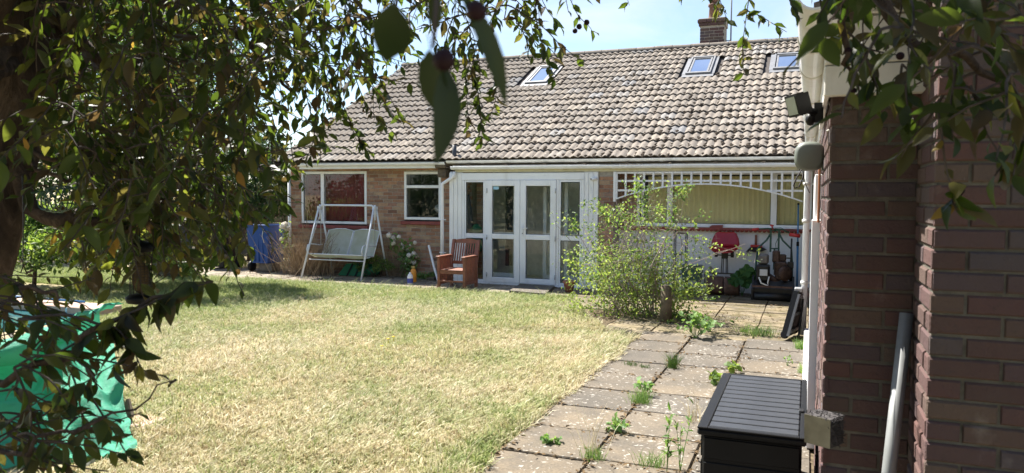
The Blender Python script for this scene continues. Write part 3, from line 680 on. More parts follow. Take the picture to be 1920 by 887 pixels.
# old corbel where the two eaves meet
cb = MB(); a = onY(825, 305, YF - .2); cb.cbox((a.x, YF - .45, a.z - .12), (a.x + .24, YF - .01, a.z + .01), .02); cb.cbox((a.x + .02, YF - .36, a.z - .3), (a.x + .2, YF - .012, a.z - .125), .02); cb.build('corbel', M['wood_dark'], house)
vp = MB(); a = onY(852, 306, MGY + .1); vp.cyl((a.x, MGY + .1, a.z - .02), (a.x, MGY + .1, a.z + .36), .045, 10); vp.build('vent_pipe', M['dark_bin'], house)
# downpipes
Yd = YP - 0.06; pts = [onY(852, 322, Yd), onY(852, 330, Yd), onY(829, 345, Yd), onY(829, 400, Yd)]; pts.append(Vector((pts[-1].x, Yd, 0.12)))
dp = MB(); dp.tube(pts, 0.036, 12)
dpo = dp.build('downpipe', M['pvc'], house)
for zz in (1.25, 0.6):
    c_ = MB(); c_.tube([(pts[-1].x, Yd, zz - .012), (pts[-1].x, Yd, zz + .012)], .043, 12); c_.box((pts[-1].x - .07, Yd + .01, zz - .008), (pts[-1].x + .07, Yd + .04, zz + .008)); c_.build('pipe_clip', M['pvc'], dpo)
a = onY(543, 400, YF - .05); dp = MB(); dp.tube([(a.x, YF - .05, zL - .05), (a.x, YF - .05, .05)], 0.036, 12); dp.build('downpipe', M['pvc'], house)

# ---- trellis screen
YT = YP - 0.0
tx0, tx1 = XBP + 0.02, 0.0
ztop = zHead + 0.005
pA, pB, pC = onY(1155, 373, YT), onY(1325, 345, YT), onY(1505, 378, YT)
def arch(x):
    # circle through the three points
    x1, z1, x2, z2, x3, z3 = pA.x, pA.z, pB.x, pB.z, pC.x, pC.z
    a = x1*(z2-z3) - z1*(x2-x3) + x2*z3 - x3*z2
    bx = ((x1*x1+z1*z1)*(z3-z2) + (x2*x2+z2*z2)*(z1-z3) + (x3*x3+z3*z3)*(z2-z1)) / (-2*a) * -1
    cz = ((x1*x1+z1*z1)*(x2-x3) + (x2*x2+z2*z2)*(x3-x1) + (x3*x3+z3*z3)*(x1-x2)) / (-2*a) * -1
    bx, cz = -bx, -cz
    r2 = (x1-bx)**2 + (z1-cz)**2
    return cz + math.sqrt(max(r2 - (x-bx)**2, 0))
tre = MB(); nA = 24
for i in range(nA):
    a_, b_ = pA.x + (pC.x-pA.x)*i/nA, pA.x + (pC.x-pA.x)*(i+1)/nA
    tre.add([(a_, YT - .025, arch(a_) - .012), (b_, YT - .025, arch(b_) - .012), (b_, YT + .02, arch(b_) - .012), (a_, YT + .02, arch(a_) - .012), (a_, YT - .025, arch(a_) + .012), (b_, YT - .025, arch(b_) + .012), (b_, YT + .02, arch(b_) + .012), (a_, YT + .02, arch(a_) + .012)],
            [(0,3,2,1),(4,5,6,7),(0,1,5,4),(2,3,7,6)])
tr = tre.build('trellis', M['paint'], house)
slat = MB().cbox((-.5,-.5,-.5), (.5,.5,.5), .03).mesh('slat'); slat.materials.append(M['paint'])
def sl(c, s): return Matrix.Translation(c) @ Matrix.Diagonal((*s, 1))
ms = []; xx = pA.x + 0.01
while xx < pC.x:
    zb = arch(xx) + .004
    if ztop - zb > .03: ms.append(sl((xx, YT - .006, (ztop+zb)/2), (.034, .014, ztop - zb)))
    xx += 0.166
for zz in (ztop - .015, onY(1320, 339, YT).z, onY(1200, 357, YT).z):
    # each rail runs only where it stays above the arch
    xsn = np.linspace(pA.x, pC.x, 200); ok = [zz > arch(q) + .005 for q in xsn]; i = 0
    while i < 200:
        if ok[i]:
            j = i
            while j + 1 < 200 and ok[j+1]: j += 1
            if xsn[j] - xsn[i] > .05: ms.append(sl(((xsn[i]+xsn[j])/2, YT + .009, zz), (xsn[j]-xsn[i], .014, .034)))
            i = j + 1
        else: i += 1
pieces('slat', slat, ms, tr)
ps = MB(); ps.cbox((XBP + .004, YT - .03, arch(pA.x) - .05), (XBP + .05, YT + .03, zHead + .01), .004)
ps.build('trellis_post', M['paint'], tr)

# ---- roof
PITCH = R_(27.5); EY, EZ = 13.55, 2.425; SL = 6.42; RX0, RX1 = XL - 0.12, 8.3
su = Vector((0, math.cos(PITCH), math.sin(PITCH))); rn = Vector((0, -math.sin(PITCH), math.cos(PITCH)))
def roofp(x, s, h=0.0): return Vector((x, EY, EZ)) + su*s + rn*h
RY, RZ = roofp(0, SL).y, roofp(0, SL).z
rm = MB(); rm.add([roofp(RX0 + .03, 0.02, -.02), roofp(RX1, 0.02, -.02), roofp(RX1, SL, -.02), roofp(RX0 + .03, SL, -.02), (RX1, 2*RY - EY, EZ), (RX0 + .03, 2*RY - EY, EZ)], [(0,1,2,3), (3,2,4,5)])
rm.bar(roofp(RX0 + .02, 0, -.05), roofp(RX0 + .02, SL, -.05), .03, .14, rn)
roof = rm.build('roof', M['underlay'], house)
def onroof(px, py):
    r = ray(px, py); o = Vector((0, EY, EZ)); t_ = (o - CAM).dot(rn) / r.dot(rn); q = CAM + r*t_; return q.x, (q - o).dot(su)
sky_w = []
for quad in (((984, 160), (1026, 128)), ((1285, 143), (1340, 110)), ((1449, 134), (1500, 104))):
    (xa, sa) = onroof(*quad[0]); (xb, sb) = onroof(quad[0][0] + (quad[1][0]-quad[0][0]), quad[1][1])
    wdt = 0.55
    sky_w.append((xa, xa + wdt, sa, sb))
TL, TW, GA = 0.42, 0.30, SL/18.6
prof = [(0,.003),(.038,.022),(.075,.037),(.112,.022),(.15,.001),(.188,.022),(.225,.037),(.262,.022),(.30,.003)]
tm = MB(); n = len(prof)
tm.smooth = True
tm.add([(x, 0, z + .036) for x, z in prof] + [(x, TL, z + .002) for x, z in prof], [(i, i+1, n+i+1, n+i) for i in range(n-1)])
tm.smooth = False
tm.add([(x, 0, z + .036) for x, z in prof] + [(x, 0.001, z + .021) for x, z in prof] + [(x, 0.07, z + .019) for x, z in prof], [(n+i, n+i+1, i+1, i) for i in range(n-1)] + [(2*n+i, 2*n+i+1, n+i+1, n+i) for i in range(n-1)])
tme = tm.mesh('tile'); tme.materials.append(M['tile'])
ms = []; moss = []
for r in range(19):
    s0 = r*GA
    xx = RX0 + 0.0
    while xx < RX1:
        if not any(xx + TW > a - .01 and xx < b + .01 and s0 + GA*0.75 > c and s0 + .08 < d for a, b, c, d in sky_w):
            h = random.uniform(0, .005)
            ms.append(mtx(roofp(xx, s0 - .03 + random.uniform(-.006, .006), h), Vector((1, random.uniform(-.006,.006), 0)), su + rn*random.uniform(-.004, .004), rn))
            px, py, d = proj(roofp(xx, s0))
            dens = 1.0 + 5.0*max(0, min(1, (px - 650)/700))*max(0, 1 - r/15)
            for k in range(np.random.default_rng(r*100 + int(xx*7) + 999).poisson(dens)):
                so_ = random.uniform(-.02, .3)*random.random(); moss.append((roofp(xx + random.choice((.0, .15)) + random.gauss(0, .018), s0 + so_, .036*(1 - (so_ + .03)/.42) + .007), random.uniform(.02, .06)))
        xx += TW
pieces('tile', tme, ms, roof, 300, lambda x, y, q: x < 1500 and q.y < 19.3)
# moss clumps lying in the pans
V = []; F = []
base = np.array([(1,0,0),(.5,.87,0),(-.5,.87,0),(-1,0,0),(-.5,-.87,0),(.5,-.87,0),(0.3,.2,.75),(-.4,.1,.65),(.05,-.4,.7)]); bf = [(0,1,6),(1,2,7),(1,7,6),(2,3,7),(3,4,7),(4,8,7),(4,5,8),(5,0,6),(5,6,8),(6,7,8)]
for q, r in moss:
    a = random.uniform(0, 6.28); ca, sa = math.cos(a), math.sin(a); b_ = base*np.array([r*random.uniform(.8,1.3), r*random.uniform(.8,1.9), r*.8]); 
    P = np.stack([b_[:,0]*ca - b_[:,1]*sa, b_[:,0]*sa + b_[:,1]*ca, b_[:,2]], 1)
    W = np.array(q) + P[:,:1]*np.array((1,0,0)) + P[:,1:2]*np.array(su) + P[:,2:]*np.array(rn)
    F += [tuple(i + len(V)*9 for i in f) for f in bf]; V.append(W)
npmesh('moss', np.concatenate(V), F, M['moss'], roof, kind='stuff')
# ridge and verge
rt = MB(); rt.smooth = True; n = 8
rt.add([(x, -.13*math.cos(math.pi*i/n), .10*math.sin(math.pi*i/n) - .03) for x in (0, .44) for i in range(n+1)], [(i, i+1, n+2+i, n+1+i) for i in range(n)])
rt.smooth = False; rt.add([(0, -.13*math.cos(math.pi*i/n), .10*math.sin(math.pi*i/n) - .03) for i in range(n+1)], [tuple(range(n+1))])
rtm = rt.mesh('ridge_tile'); rtm.materials.append(M['tile'])
ms = [Matrix.Translation((RX0 + .45*i, RY, RZ + .035 + random.uniform(-.006, .006))) @ Matrix.Rotation(random.uniform(-.012, .012), 4, 'Y') for i in range(int((RX1-RX0)/.45))]
pieces('ridge_tile', rtm, ms, roof, 300, lambda x, y, q: x < 1500)
# skylights
for a, b, c, d in sky_w:
    f = MB(); hh = .075
    def rb(x0, x1, s0, s1, h0, h1): f.obox(roofp((x0+x1)/2, (s0+s1)/2, (h0+h1)/2), Vector(((x1-x0)/2, 0, 0)), su*((s1-s0)/2), rn*((h1-h0)/2))
    rb(a, a + .035, c, d, 0, hh); rb(b - .035, b, c, d, 0, hh); rb(a + .035, b - .035, c, c + .06, 0, hh); rb(a + .05, b - .05, d - .07, d, 0, hh + .01)
    sk = f.build('skylight', M['lead'], house)
    f = MB(); rb(a + .056, a + .095, c + .066, d - .076, .02, hh - .008); rb(b - .095, b - .056, c + .066, d - .076, .02, hh - .008); rb(a + .096, b - .096, c + .066, c + .10, .02, hh - .008); rb(a + .096, b - .096, d - .11, d - .076, .02, hh - .008); f.build('sash', M['lead'], sk)
    f = MB(); rb(a + .09, b - .09, c + .095, d - .105, .045, .05); f.build('pane', M['sky_glass'], sk)
    f = MB(); rb(a + .08, b - .08, c + .08, d - .09, .0, .006); f.build('blind', M['pvc'], sk)
    f = MB(); rb(a - .07, b + .07, c - .16, c - .002, .03, .036); rb(a - .08, a - .002, c, d + .05, .026, .04); rb(b + .002, b + .08, c, d + .05, .026, .04); f.build('flashing', M['lead'], sk)
# chimney
Yc = RY + 0.25; a = onY(1313, 60, Yc); b = onY(1358, 60, Yc); zc = onY(1335, 47, Yc).z
ch = MB(); ch.box((a.x, Yc, RZ - .6), (b.x, Yc + .6, zc - .01)); cho = ch.build('chimney', M['mortar'], roof)
cbr = lay((a.x, Yc, RZ - .6), (1,0,0), (0,1,0), b.x - a.x, zc - RZ + .6) + lay((a.x, Yc + .6, RZ - .6), (0,-1,0), (1,0,0), .6, zc - RZ + .6)
for i in range(2): cbr += lay((a.x - .03*(i+1), Yc - .03*(i+1), zc + .075*i - .005), (1,0,0), (0,1,0), b.x - a.x + .06*(i+1), .07) + lay((a.x - .03*(i+1), Yc + .6, zc + .075*i - .005), (0,-1,0), (1,0,0), .6 + .03*(i+1), .07)
V = []
BMC = brick_mesh(M['garage_brick'])
def joined(name, me, mats4, parent):
    pieces(name, me, mats4, parent, 0)
joined('chimney_bricks', BMC, cbr, roof)
cp = MB(); cp.cbox((a.x - .03, Yc + .0, zc - .009), (b.x + .03, Yc + .57, zc + .14), .01); cp.cbox((a.x - .05, Yc - .05, zc + .146), (b.x + .05, Yc + .64, zc + .17), .01); cp.build('chimney_cap', M['mortar'], roof)
pt = MB(); pc = onY(1339, 30, Yc + .25); pt.lathe((pc.x, Yc + .25, zc + .165), [(.15, 0), (.14, .05), (.12, .32), (.15, .34), (.15, .40), (.11, .41)], 18); pt.lathe((pc.x, Yc + .25, zc + .58), [(.10, 0), (.12, .03), (.12, .15), (.14, .16), (.0, .26)], 14); pt.build('chimney_pot', simple('old_clay', (.16,.085,.06), .85, var=.3), roof)
pl = onY(1371, 40, Yc + .3); an = MB(); an.cyl((pl.x, Yc + .3, RZ - .3), (pl.x, Yc + .3, zc + 1.4), .018, 8); an.bar((pl.x, Yc + .3, zc - .35), (b.x + .01, Yc + .3, zc - .35), .02, .02); an.bar((pl.x - .35, Yc + .3, zc + 1.3), (pl.x + .5, Yc + .3, zc + 1.3), .02, .02)
for i in range(7): an.bar((pl.x - .3 + .12*i, Yc + .1, zc + 1.3), (pl.x - .3 + .12*i, Yc + .5, zc + 1.3), .01, .01)
an.build('aerial', M['galv'], roof)
# door step slab
st = MB(); qa, qb, qc, qd = onZ(955, 547, .05), onZ(1022, 553, .05), onZ(1040, 538, .05), onZ(975, 534, .05)
st.prism([(q.x, q.y, .022) for q in (qa, qb, qc, qd)], (0, 0, .05)); tag(st.build('step_slab', M['slab']), 'loose grey concrete slab lying as a step before the white porch doors', 'step')

# ================================================================== the garage on the right
garage = thing('garage', (0.3, 8, 0), 'dark brick garage with white gable cladding close on the right', 'garage')
GX = onY(1551, 450, 3.42).x; GY = 3.42; PX = onY(1749, 450, 2.97).x; PY = 2.97; GH = 2.34
wz = MB()
wz.box((GX + .008, GY + .02, 0), (GX + .2, 13.6, GH)); wz.box((GX + .008, GY + .008, 0), (PX + .1, GY + .0195, 2.2)); wz.box((PX + .008, PY + .008, 0), (PX + 2.2, GY + .007, 3.1)); wz.box((PX + .11, GY + .02, 0), (4.5, GY + .3, 2.6))
t = NT('old_mortar'); n = t.noise(11, 6, 0.65, 'World'); t.base(t.ramp(n, [(0.3, (0.085,0.078,0.062)), (0.7, (0.19,0.175,0.145))]), 0.95, spec=0.2); t.bump(t.noise(70, 6, 0.7, 'World'), 1.0, 0.008); M['old_mortar'] = t.m
gw = wz.build('wall', M['old_mortar'], garage)
GB = brick_mesh(M['garage_brick'], 0.02, 0.001, 0.007)
bl = lay((GX, GY + .004, 0.02), (1,0,0), (0,1,0), PX - GX + .02, 2.2)
bl += lay((PX, PY, 0.0), (1,0,0), (0,1,0), 1.4, 3.1, shift=0.1125)
bl += lay((PX, GY + .0, 0.0), (0,-1,0), (1,0,0), GY - PY - .002, 3.1, shift=0.0)
bl += lay((GX, 12.4, 0.02), (0,-1,0), (1,0,0), 12.4 - GY - .002, GH, [(12.4 - 7.0, 12.4 - 5.48, 0, 2.0)])
pieces('brick', GB, bl, gw, 300, lambda x, y, q: not (q.x > 0.8))
# gable cladding boards
zb0 = onY(1640, 178, GY - .05).z; hgt = onY(1640, 119, GY - .05).z - zb0
cx0, cx1 = onY(1546, 100, GY - .05).x, PX + .03
me = MB().cbox((cx0, GY - .075, 0), (cx1, GY - .045, 0.185), .006).mesh('cladding_board'); me.materials.append(M['pvc_old'])
gc = MB(); gc.box((cx0 + .004, GY - .044, zb0 + .004), (4.5, GY + .006, 2.75)); gc.box((cx0 + .004, GY - .044, zb0 + .002), (cx0 + .02, 5.0, 2.4))
gco = gc.build('gable_cladding', M['pvc_old'], garage)
zz = zb0
for i, hh in enumerate((hgt, .19, .19, .19)):
    m4 = Matrix.Translation((0, -.002*i, zz)) @ Matrix.Diagonal((1, 1, hh/.19, 1)); inst('cladding_board', me, gco, m4); zz += hh + .001
gr = MB(); gr.prism([(-.0, 3.2, 2.44), (3.5, 3.2, 3.3), (3.5, 3.2, 3.36), (-.0, 3.2, 2.5)], (0, 10.4, 0)); gr.build('garage_roof', M['underlay'], garage)
gfa = MB(); gfa.box((GX - .01, GY + .0, 2.2), (GX + .005, 13.6, 2.44)); gfa.build('fascia', M['pvc_old'], garage)
GUX = 0.005
gg = MB(); gutter(gg, (GUX, 2.62, 2.40), (GUX, 13.5, 2.40), 0.060, n=12)
ggo = gg.build('gutter', M['pvc'], garage)
for yy in (3.35, 4.1, 5.2, 6.6, 8.2): b = MB(); gutter(b, (GUX, yy, 2.401), (GUX, yy + .05, 2.401), .066, n=12); b.build('gutter_bracket', M['pvc_old'], ggo)
b = MB(); q = onY(1506, 600, 9.8); b.tube([(GUX, 9.85, 2.34), (q.x + .01, 9.85, 2.1), (q.x, 9.85, .06)], .038, 12); dpo = b.build('downpipe', M['pvc'], garage)
for zz in (1.9, 1.45, .7): b = MB(); b.tube([(q.x, 9.85, zz - .02), (q.x, 9.85, zz + .02)], .045, 12); b.box((q.x, 9.83, zz - .01), (GX, 9.86, zz + .01)); b.build('pipe_clip', M['pvc_old'], dpo)
b = MB(); q1 = onY(1517, 600, 5.5)
b.cbox((q1.x, 5.48, .03), (GX + .006, 5.56, onY(1524, 412, 5.5).z), .004); b.cbox((q1.x + .015, 5.57, .03), (GX + .006, 6.9, 1.9), .004); b.cbox((q1.x - .005, 5.57, .02), (q1.x + .01, 7.0, .32), .004)
b.build('door_frame', M['pvc'], garage)
b = MB(); q2 = onY(1533, 380, 5.4); b.cbox((q2.x, 5.4, onY(1536, 412, 5.4).z - .02), (GX - .005, 5.475, 2.0), .004); b.build('timber_batten', M['copper'], garage)
b = MB(); b.cbox((-.01, 7.02, .0), (GX - .005, 9.7, .17), .01); b.build('plinth', M['paint'], garage)

# ---- things fixed to the garage corner
fl = thing('floodlight', tuple(onY(1545, 215, GY + .1)), 'black square floodlight on the garage corner bracket', 'floodlight')
c0 = at(1493, 197, 3.42); nrm = (Vector((-.86, -.42, -.28))).normalized(); ux = nrm.cross(Vector((0,0,1))).normalized(); uy = ux.cross(nrm)
b = MB(); b.obox(c0, ux*.055, uy*.05, nrm*.02)
for i in range(6): b.obox(c0 - nrm*.032 + ux*(-.045 + .018*i), ux*.003, uy*.045, nrm*.013)
b.build('head', M['black_plastic'], fl)
b = MB(); b.obox(c0 + nrm*.021, ux*.045, uy*.04, nrm*.002); b.build('lens', M['lens'], fl)
c1 = at(1535, 212, 3.5); b = MB(); b.tube([c0 - nrm*.04, (c0 + c1)/2 - Vector((0,0,.005)), c1], .016, 10); b.obox(c1, (.02,0,0), (0,.03,0), (0,0,.045)); b.blob(c1 + Vector((-.035,-.02,-.03)), (.022,.022,.03)); b.build('bracket', M['black_plastic'], fl)
b = MB(); b.tube([at(1545, 178, 3.42), at(1556, 195, 3.40), at(1567, 222, 3.38), at(1564, 240, 3.38), at(1550, 246, 3.40)], .0045, 6); b.tube([at(1549, 110, 3.36), at(1547, 140, 3.36), at(1545, 178, 3.38)], .004, 6); b.tube([at(1532, 85, 3.4), at(1543, 105, 3.36), at(1549, 112, 3.36)], .004, 6)
tag(b.build('cable', M['pvc_old']), 'thin grey cable looping from the white gable to the floodlight', 'cable')
cr = thing('clothes_line_reel', tuple(at(1545, 295, 4.3)), 'rounded grey green clothes line reel on the garage wall', 'line reel')
b = MB(); cc = at(1518, 294, 4.35)
prof_ = []
for i in range(28):
    a = 2*math.pi*i/28; rx, rz = .083, .088
    k = 1.0 if math.sin(a) > -0.3 else 0.93
    prof_.append(Vector((math.copysign(abs(math.cos(a))**.75, math.cos(a))*rx, 0, math.copysign(abs(math.sin(a))**.72, math.sin(a))*rz*k)))
vs = []
for yy, s_ in ((-.05, .72), (-.042, .86), (-.025, .97), (0, 1.0), (.03, 1.0), (.05, .95)):
    vs += [cc + v*s_ + Vector((0, yy, 0)) for v in prof_]
n = 28; b.smooth = True; b.add(vs, [(i*n + j, i*n + (j+1) % n, (i+1)*n + (j+1) % n, (i+1)*n + j) for i in range(5) for j in range(n)] + [tuple(range(n))[::-1], tuple(5*n + j for j in range(n))])
b.build('reel_case', M['grey_plastic'], cr)
b = MB(); b.obox(cc + Vector((.085, .0, -.03)), (.02,0,0), (0,.03,0), (0,0,.05)); b.build('wall_bracket', M['grey_plastic'], cr)
b = MB(); q = lambda x, y: at(x, y, 4.28)
b.tube([q(1503,318), q(1494,333), q(1488,348), q(1490,353), q(1498,350), q(1505,335), q(1506,322)], .004, 6); b.tube([q(1505,320), q(1510,345), q(1518,362)], .0025, 5); b.build('cord', M['bristle'], cr)
b = MB(); q = at(1512, 72, 3.3); b.cbox((q.x - .03, q.y - .025, q.z - .045), (q.x + .03, q.y + .03, q.z + .02), .006); so_ = thing('sensor_box', tuple(q), 'small cream sensor box under the garage gutter', 'sensor'); b.build('sensor_case', M['pvc_old'], so_)
b = MB(); b.lathe((q.x + .018, q.y - .026, q.z - .02), [(.009, 0), (.009, .004), (.0, .005)], 10, (0,-1,0)); b.build('sensor_eye', M['black_plastic'], so_)
b = MB(); b.cbox((q.x + .04, q.y, q.z - .07), (q.x + .07, q.y + .05, q.z + .02), .004); b.build('junction_box', M['galv'], so_)
gp = thing('metal_box', tuple(at(1540, 810, 3.2)), 'shallow square metal box with bristly black back on the garage corner', 'metal box')  # plain metal box with a bristly side, purpose unknown
p0, p1, p2, p3 = at(1508, 776, 3.02), at(1557, 788, 2.96), at(1556, 842, 2.96), at(1508, 829, 3.02)
nn = (p1 - p0).cross(p3 - p0).normalized()
if nn.dot(CAM - p0) < 0: nn = -nn
b = MB(); b.prism([p0, p1, p2, p3], -nn*.006); b.build('face_plate', M['plate'], gp)
b = MB(); b.prism([p0 - nn*.007, p1 - nn*.007, p2 - nn*.007, p3 - nn*.007], -nn*.075 + Vector((.03, .03, 0)))
for i in range(260):
    a_, c_ = random.random(), random.random(); e0 = p1.lerp(p2, a_) - nn*.075*c_ + Vector((.03,.03,0))*c_
    if random.random() < .3: e0 = p0.lerp(p1, a_) - nn*.075*c_ + Vector((.03,.03,0))*c_
    dd = Vector((random.gauss(.5,.5), random.gauss(-.2,.4), random.gauss(.1,.6))).normalized()*random.uniform(.008, .018)
    b.bar(e0, e0 + dd, .0022, .0022)
b.build('bristle_edge', M['bristle'], gp)
b = MB(); b.tube([onY(1700, 588, GY - .04), Vector((onY(1646, 880, GY - .22).x - .02, GY - .33, .03))], .026, 16)
tag(b.build('metal_pole', M['galv']), 'grey metal pole leaning in the dark brick recess', 'pole')

# ---- black storage box
lz = .60; l0, l1, l2, l3 = onZ(1312, 800, lz), onZ(1352, 699, lz), onZ(1512, 712, lz), onZ(1507, 826, lz)
bx0 = (l0.x + l1.x)/2; by0 = (l0.y + l3.y)/2 + .02; by1 = (l1.y + l2.y)/2; bx1 = .02
sb = thing('storage_box', ((bx0+bx1)/2, (by0+by1)/2, .026), 'black plastic garden storage box with slatted lid', 'storage box')
b = MB(); b.cbox((bx0 + .02, by0 + .03, .027), (bx1 - .02, by1 - .02, lz - .045), .01)
for i in range(4): b.cbox((bx0 + .03, by0 + .022, .06 + i*.125), (bx1 - .03, by0 + .0295, .165 + i*.125), .004)
for i in range(4): b.cbox((bx0 + .012, by0 + .05, .06 + i*.125), (bx0 + .0195, by1 - .05, .165 + i*.125), .004)
b.build('body', M['black_plastic'], sb)
b = MB(); b.cbox((bx0, by0, lz - .044), (bx1, by1, lz - .012), .008); 
for q in (((bx0, by0, lz - .0118), (bx0 + .05, by1, lz)), ((bx1 - .03, by0, lz - .0118), (bx1, by1, lz)), ((bx0 + .0503, by0, lz - .0118), (bx1 - .0303, by0 + .03, lz)), ((bx0 + .0503, by1 - .03, lz - .0118), (bx1 - .0303, by1, lz))): b.cbox(*q, .003)
lid = b.build('lid', M['black_plastic'], sb)
ns = 12; dy = (by1 - by0 - .06)/ns
me = MB().cbox((bx0 + .055, 0, lz - .0117), (bx1 - .036, dy - .017, lz + .0006), .003).mesh('lid_slat'); me.materials.append(simple('lit_lid_plastic', (0.034,0.037,0.043), 0.45, var=0.2, bump=0.1))  # slats lighter than the body, the light on the lid put into their colour
for i in range(ns): inst('lid_slat', me, lid, Matrix.Translation((0, by0 + .035 + dy*i, 0)))
b = MB(); b.cbox((bx1 - .04, by0 + .45, lz + .0008), (bx1 - .015, by0 + .50, lz + .01), .003); b.build('catch', M['black_metal'], lid)

# ---- folded black case leaning on the downpipe
fc = thing('folded_trolley', (-.3, 9.9, .03), 'folded black plastic trolley leaning beside the garage downpipe', 'trolley')
Yt = 9.55; tb, tt = onY(1470, 632, Yt), onY(1494, 545, Yt + .15); b = MB(); ax = (tt - tb); axn = ax.normalized(); wv = Vector((.25, .97, 0)).normalized(); th = axn.cross(wv).normalized()
c_ = (tb + tt)/2 + wv*.2
b.obox(c_, wv*.24, axn*(ax.length/2), th*.03); b.build('tray', M['black_plastic'], fc)
b = MB()
for sg in (-1, 1): b.obox(c_ + wv*.22*sg - th*.045, wv*.02, axn*(ax.length/2 - .03), th*.014)
for k in (-.75, 0, .75): b.obox(c_ + axn*ax.length/2*k - th*.045, wv*.2, axn*.02, th*.012)
b.build('frame', simple('grey_trim', (.12,.125,.13), .4), fc)
b = MB(); b.bar(tt + wv*.05 + Vector((.06,0,-.1)), Vector((tb.x + .16, tb.y + .1, .05)), .02, .02); b.build('strut', M['black_metal'], fc)
for sg in (-1, 1): b = MB(); q_ = tb + wv*(.2 + .2*sg) + th*.0 + axn*.03; b.lathe(q_ - wv*.02, [(.0,0), (.045, .002), (.05, .015), (.045, .035), (0, .037)], 14, wv); b.build('wheel', M['black_plastic'], fc)
b = MB(); b.cbox(tuple(tt + wv*.02 - Vector((.03,.02,.02))), tuple(tt + wv*.12 + Vector((.03,.02,.03))), .006); b.build('clasp', M['silver'], fc)

# ================================================================== garden furniture by the house
# ---- swing seat
sw = thing('swing_seat', (-9.1, 13.4, .02), 'white metal garden swing seat with pale green mesh cushions', 'swing seat')
fL, fR = onZ(565, 521, .02), onZ(677, 527, .02); Yfr = (fL.y + fR.y)/2; Yb = YF - .12; Ym = (Yfr + Yb)/2
xl, xr = (fL.x + .10), (fR.x - .12); tl_, tr_ = onY(600, 384, Ym), onY(703, 386, Ym); zt = (tl_.z + tr_.z)/2; xl, xr = tl_.x, tr_.x
r = .020
for xx, xf in ((xl, fL.x), (xr, fR.x)):
    b = MB(); b.tube([(xx, Ym - .05, zt - .06), (xf, Yfr, .02)], r, 10); b.build('leg', M['white_metal'], sw)
    b = MB(); b.tube([(xx, Ym + .05, zt - .06), (xx - (xx-xf)*.4, Yb, .02)], r, 10); b.build('leg', M['white_metal'], sw)
    b = MB(); b.tube([(xx, Ym, zt - .3), (xx, Ym, zt + .01)], r*1.05, 10); b.obox((xx, Ym, zt - .05), (.03,0,0), (0,.06,0), (0,0,.03)); b.build('joint_bracket', M['white_metal'], sw)
b = MB(); b.tube([(xl, Ym, zt - .1), (xl + .01, Ym, zt - .04), (xl + .06, Ym, zt), (xr - .08, Ym, zt), (xr - .02, Ym, zt - .03), (xr, Ym, zt - .1)], r, 10); b.build('top_bar', M['white_metal'], sw)
sx0, sx1 = onY(583, 480, Ym - .2).x, onY(690, 480, Ym - .1).x
zs = .47; Ys0, Ys1 = Ym - .32, Ym + .10
b = MB(); n = 10
for (a_, c_) in ((sx0 + .02, (sx0+sx1)/2 - .01), ((sx0+sx1)/2 + .01, sx1 - .02)):
    vs = []
    for i in range(n+1):
        for j in range(5):
            u, v = i/n, j/4; vs.append((a_ + (c_-a_)*u, Ys0 + (Ys1-Ys0)*v, zs - .05*math.sin(math.pi*v) - .02*math.sin(math.pi*u) + .05*(1-v)**2))
    b.smooth = True; b.add(vs, [(i*5+j, (i+1)*5+j, (i+1)*5+j+1, i*5+j+1) for i in range(n) for j in range(4)]); b.smooth = False
b.build('seat', M['swing_mesh'], sw)
bb, bt = Vector((0, Ys1 + .0, zs - .02)), Vector((0, Ys1 + .26, zs + .50))
for (a_, c_) in ((sx0 + .06, (sx0+sx1)/2 + .02), ((sx0+sx1)/2 + .05, sx1 + .0)):
    b = MB(); vs = []
    for i in range(9):
        for j in range(5):
            u, v = i/8, j/4; q = bb.lerp(bt, v); vs.append((a_ + (c_-a_)*u, q.y + .02*math.sin(math.pi*u), q.z + (.035*math.sin(math.pi*u) if j == 4 else 0)))
    b.smooth = True; b.add(vs, [(i*5+j, (i+1)*5+j, (i+1)*5+j+1, i*5+j+1) for i in range(8) for j in range(4)]); bk = b.build('backrest', M['swing_mesh'], sw)
    b = MB(); b.tube([(a_, bb.y, bb.z), (a_, bt.y, bt.z), (a_ + (c_-a_)*.3, bt.y, bt.z + .035), (a_ + (c_-a_)*.7, bt.y, bt.z + .035), (c_, bt.y, bt.z), (c_, bb.y, bb.z)], .012, 8); b.build('backrest_frame', M['white_metal'], bk)
b = MB()
b.tube([(sx0, Ys0, zs + .04), (sx1, Ys0, zs + .04), (sx1, Ys1, zs - .01), (sx0, Ys1, zs - .01), (sx0, Ys0, zs + .04)], .014, 8); b.tube([((sx0+sx1)/2, Ys0, zs + .03), ((sx0+sx1)/2, Ys0 + .2, zs - .03), ((sx0+sx1)/2, Ys1, zs)], .012, 8)
b.tube([(sx0, Ys0 + .05, zs - .08), (sx1, Ys0 + .05, zs - .08)], .012, 8); b.build('seat_frame', M['white_metal'], sw)
for xx in (sx0, sx1):
    b = MB(); b.tube([(xx, Ys0 + .02, zs + .03), (xx, Ys0 - .02, zs + .12), (xx, Ys0 + .02, zs + .22), (xx, Ys0 + .1, zs + .24), (xx, Ym + .1, zs + .20), (xx, Ys1 + .10, zs + .2)], .014, 8); b.build('armrest', M['white_metal'], sw)
for xx, xa in ((xl + .02, sx0), (xr - .02, sx1)):
    b = MB(); b.tube([(xa, Ys0 + .12, zs + .24), (xx, Ym, zt - .12), (xa, Ys1 + .05, zs + .22)], .008, 6); b.build('hanger', M['white_metal'], sw)
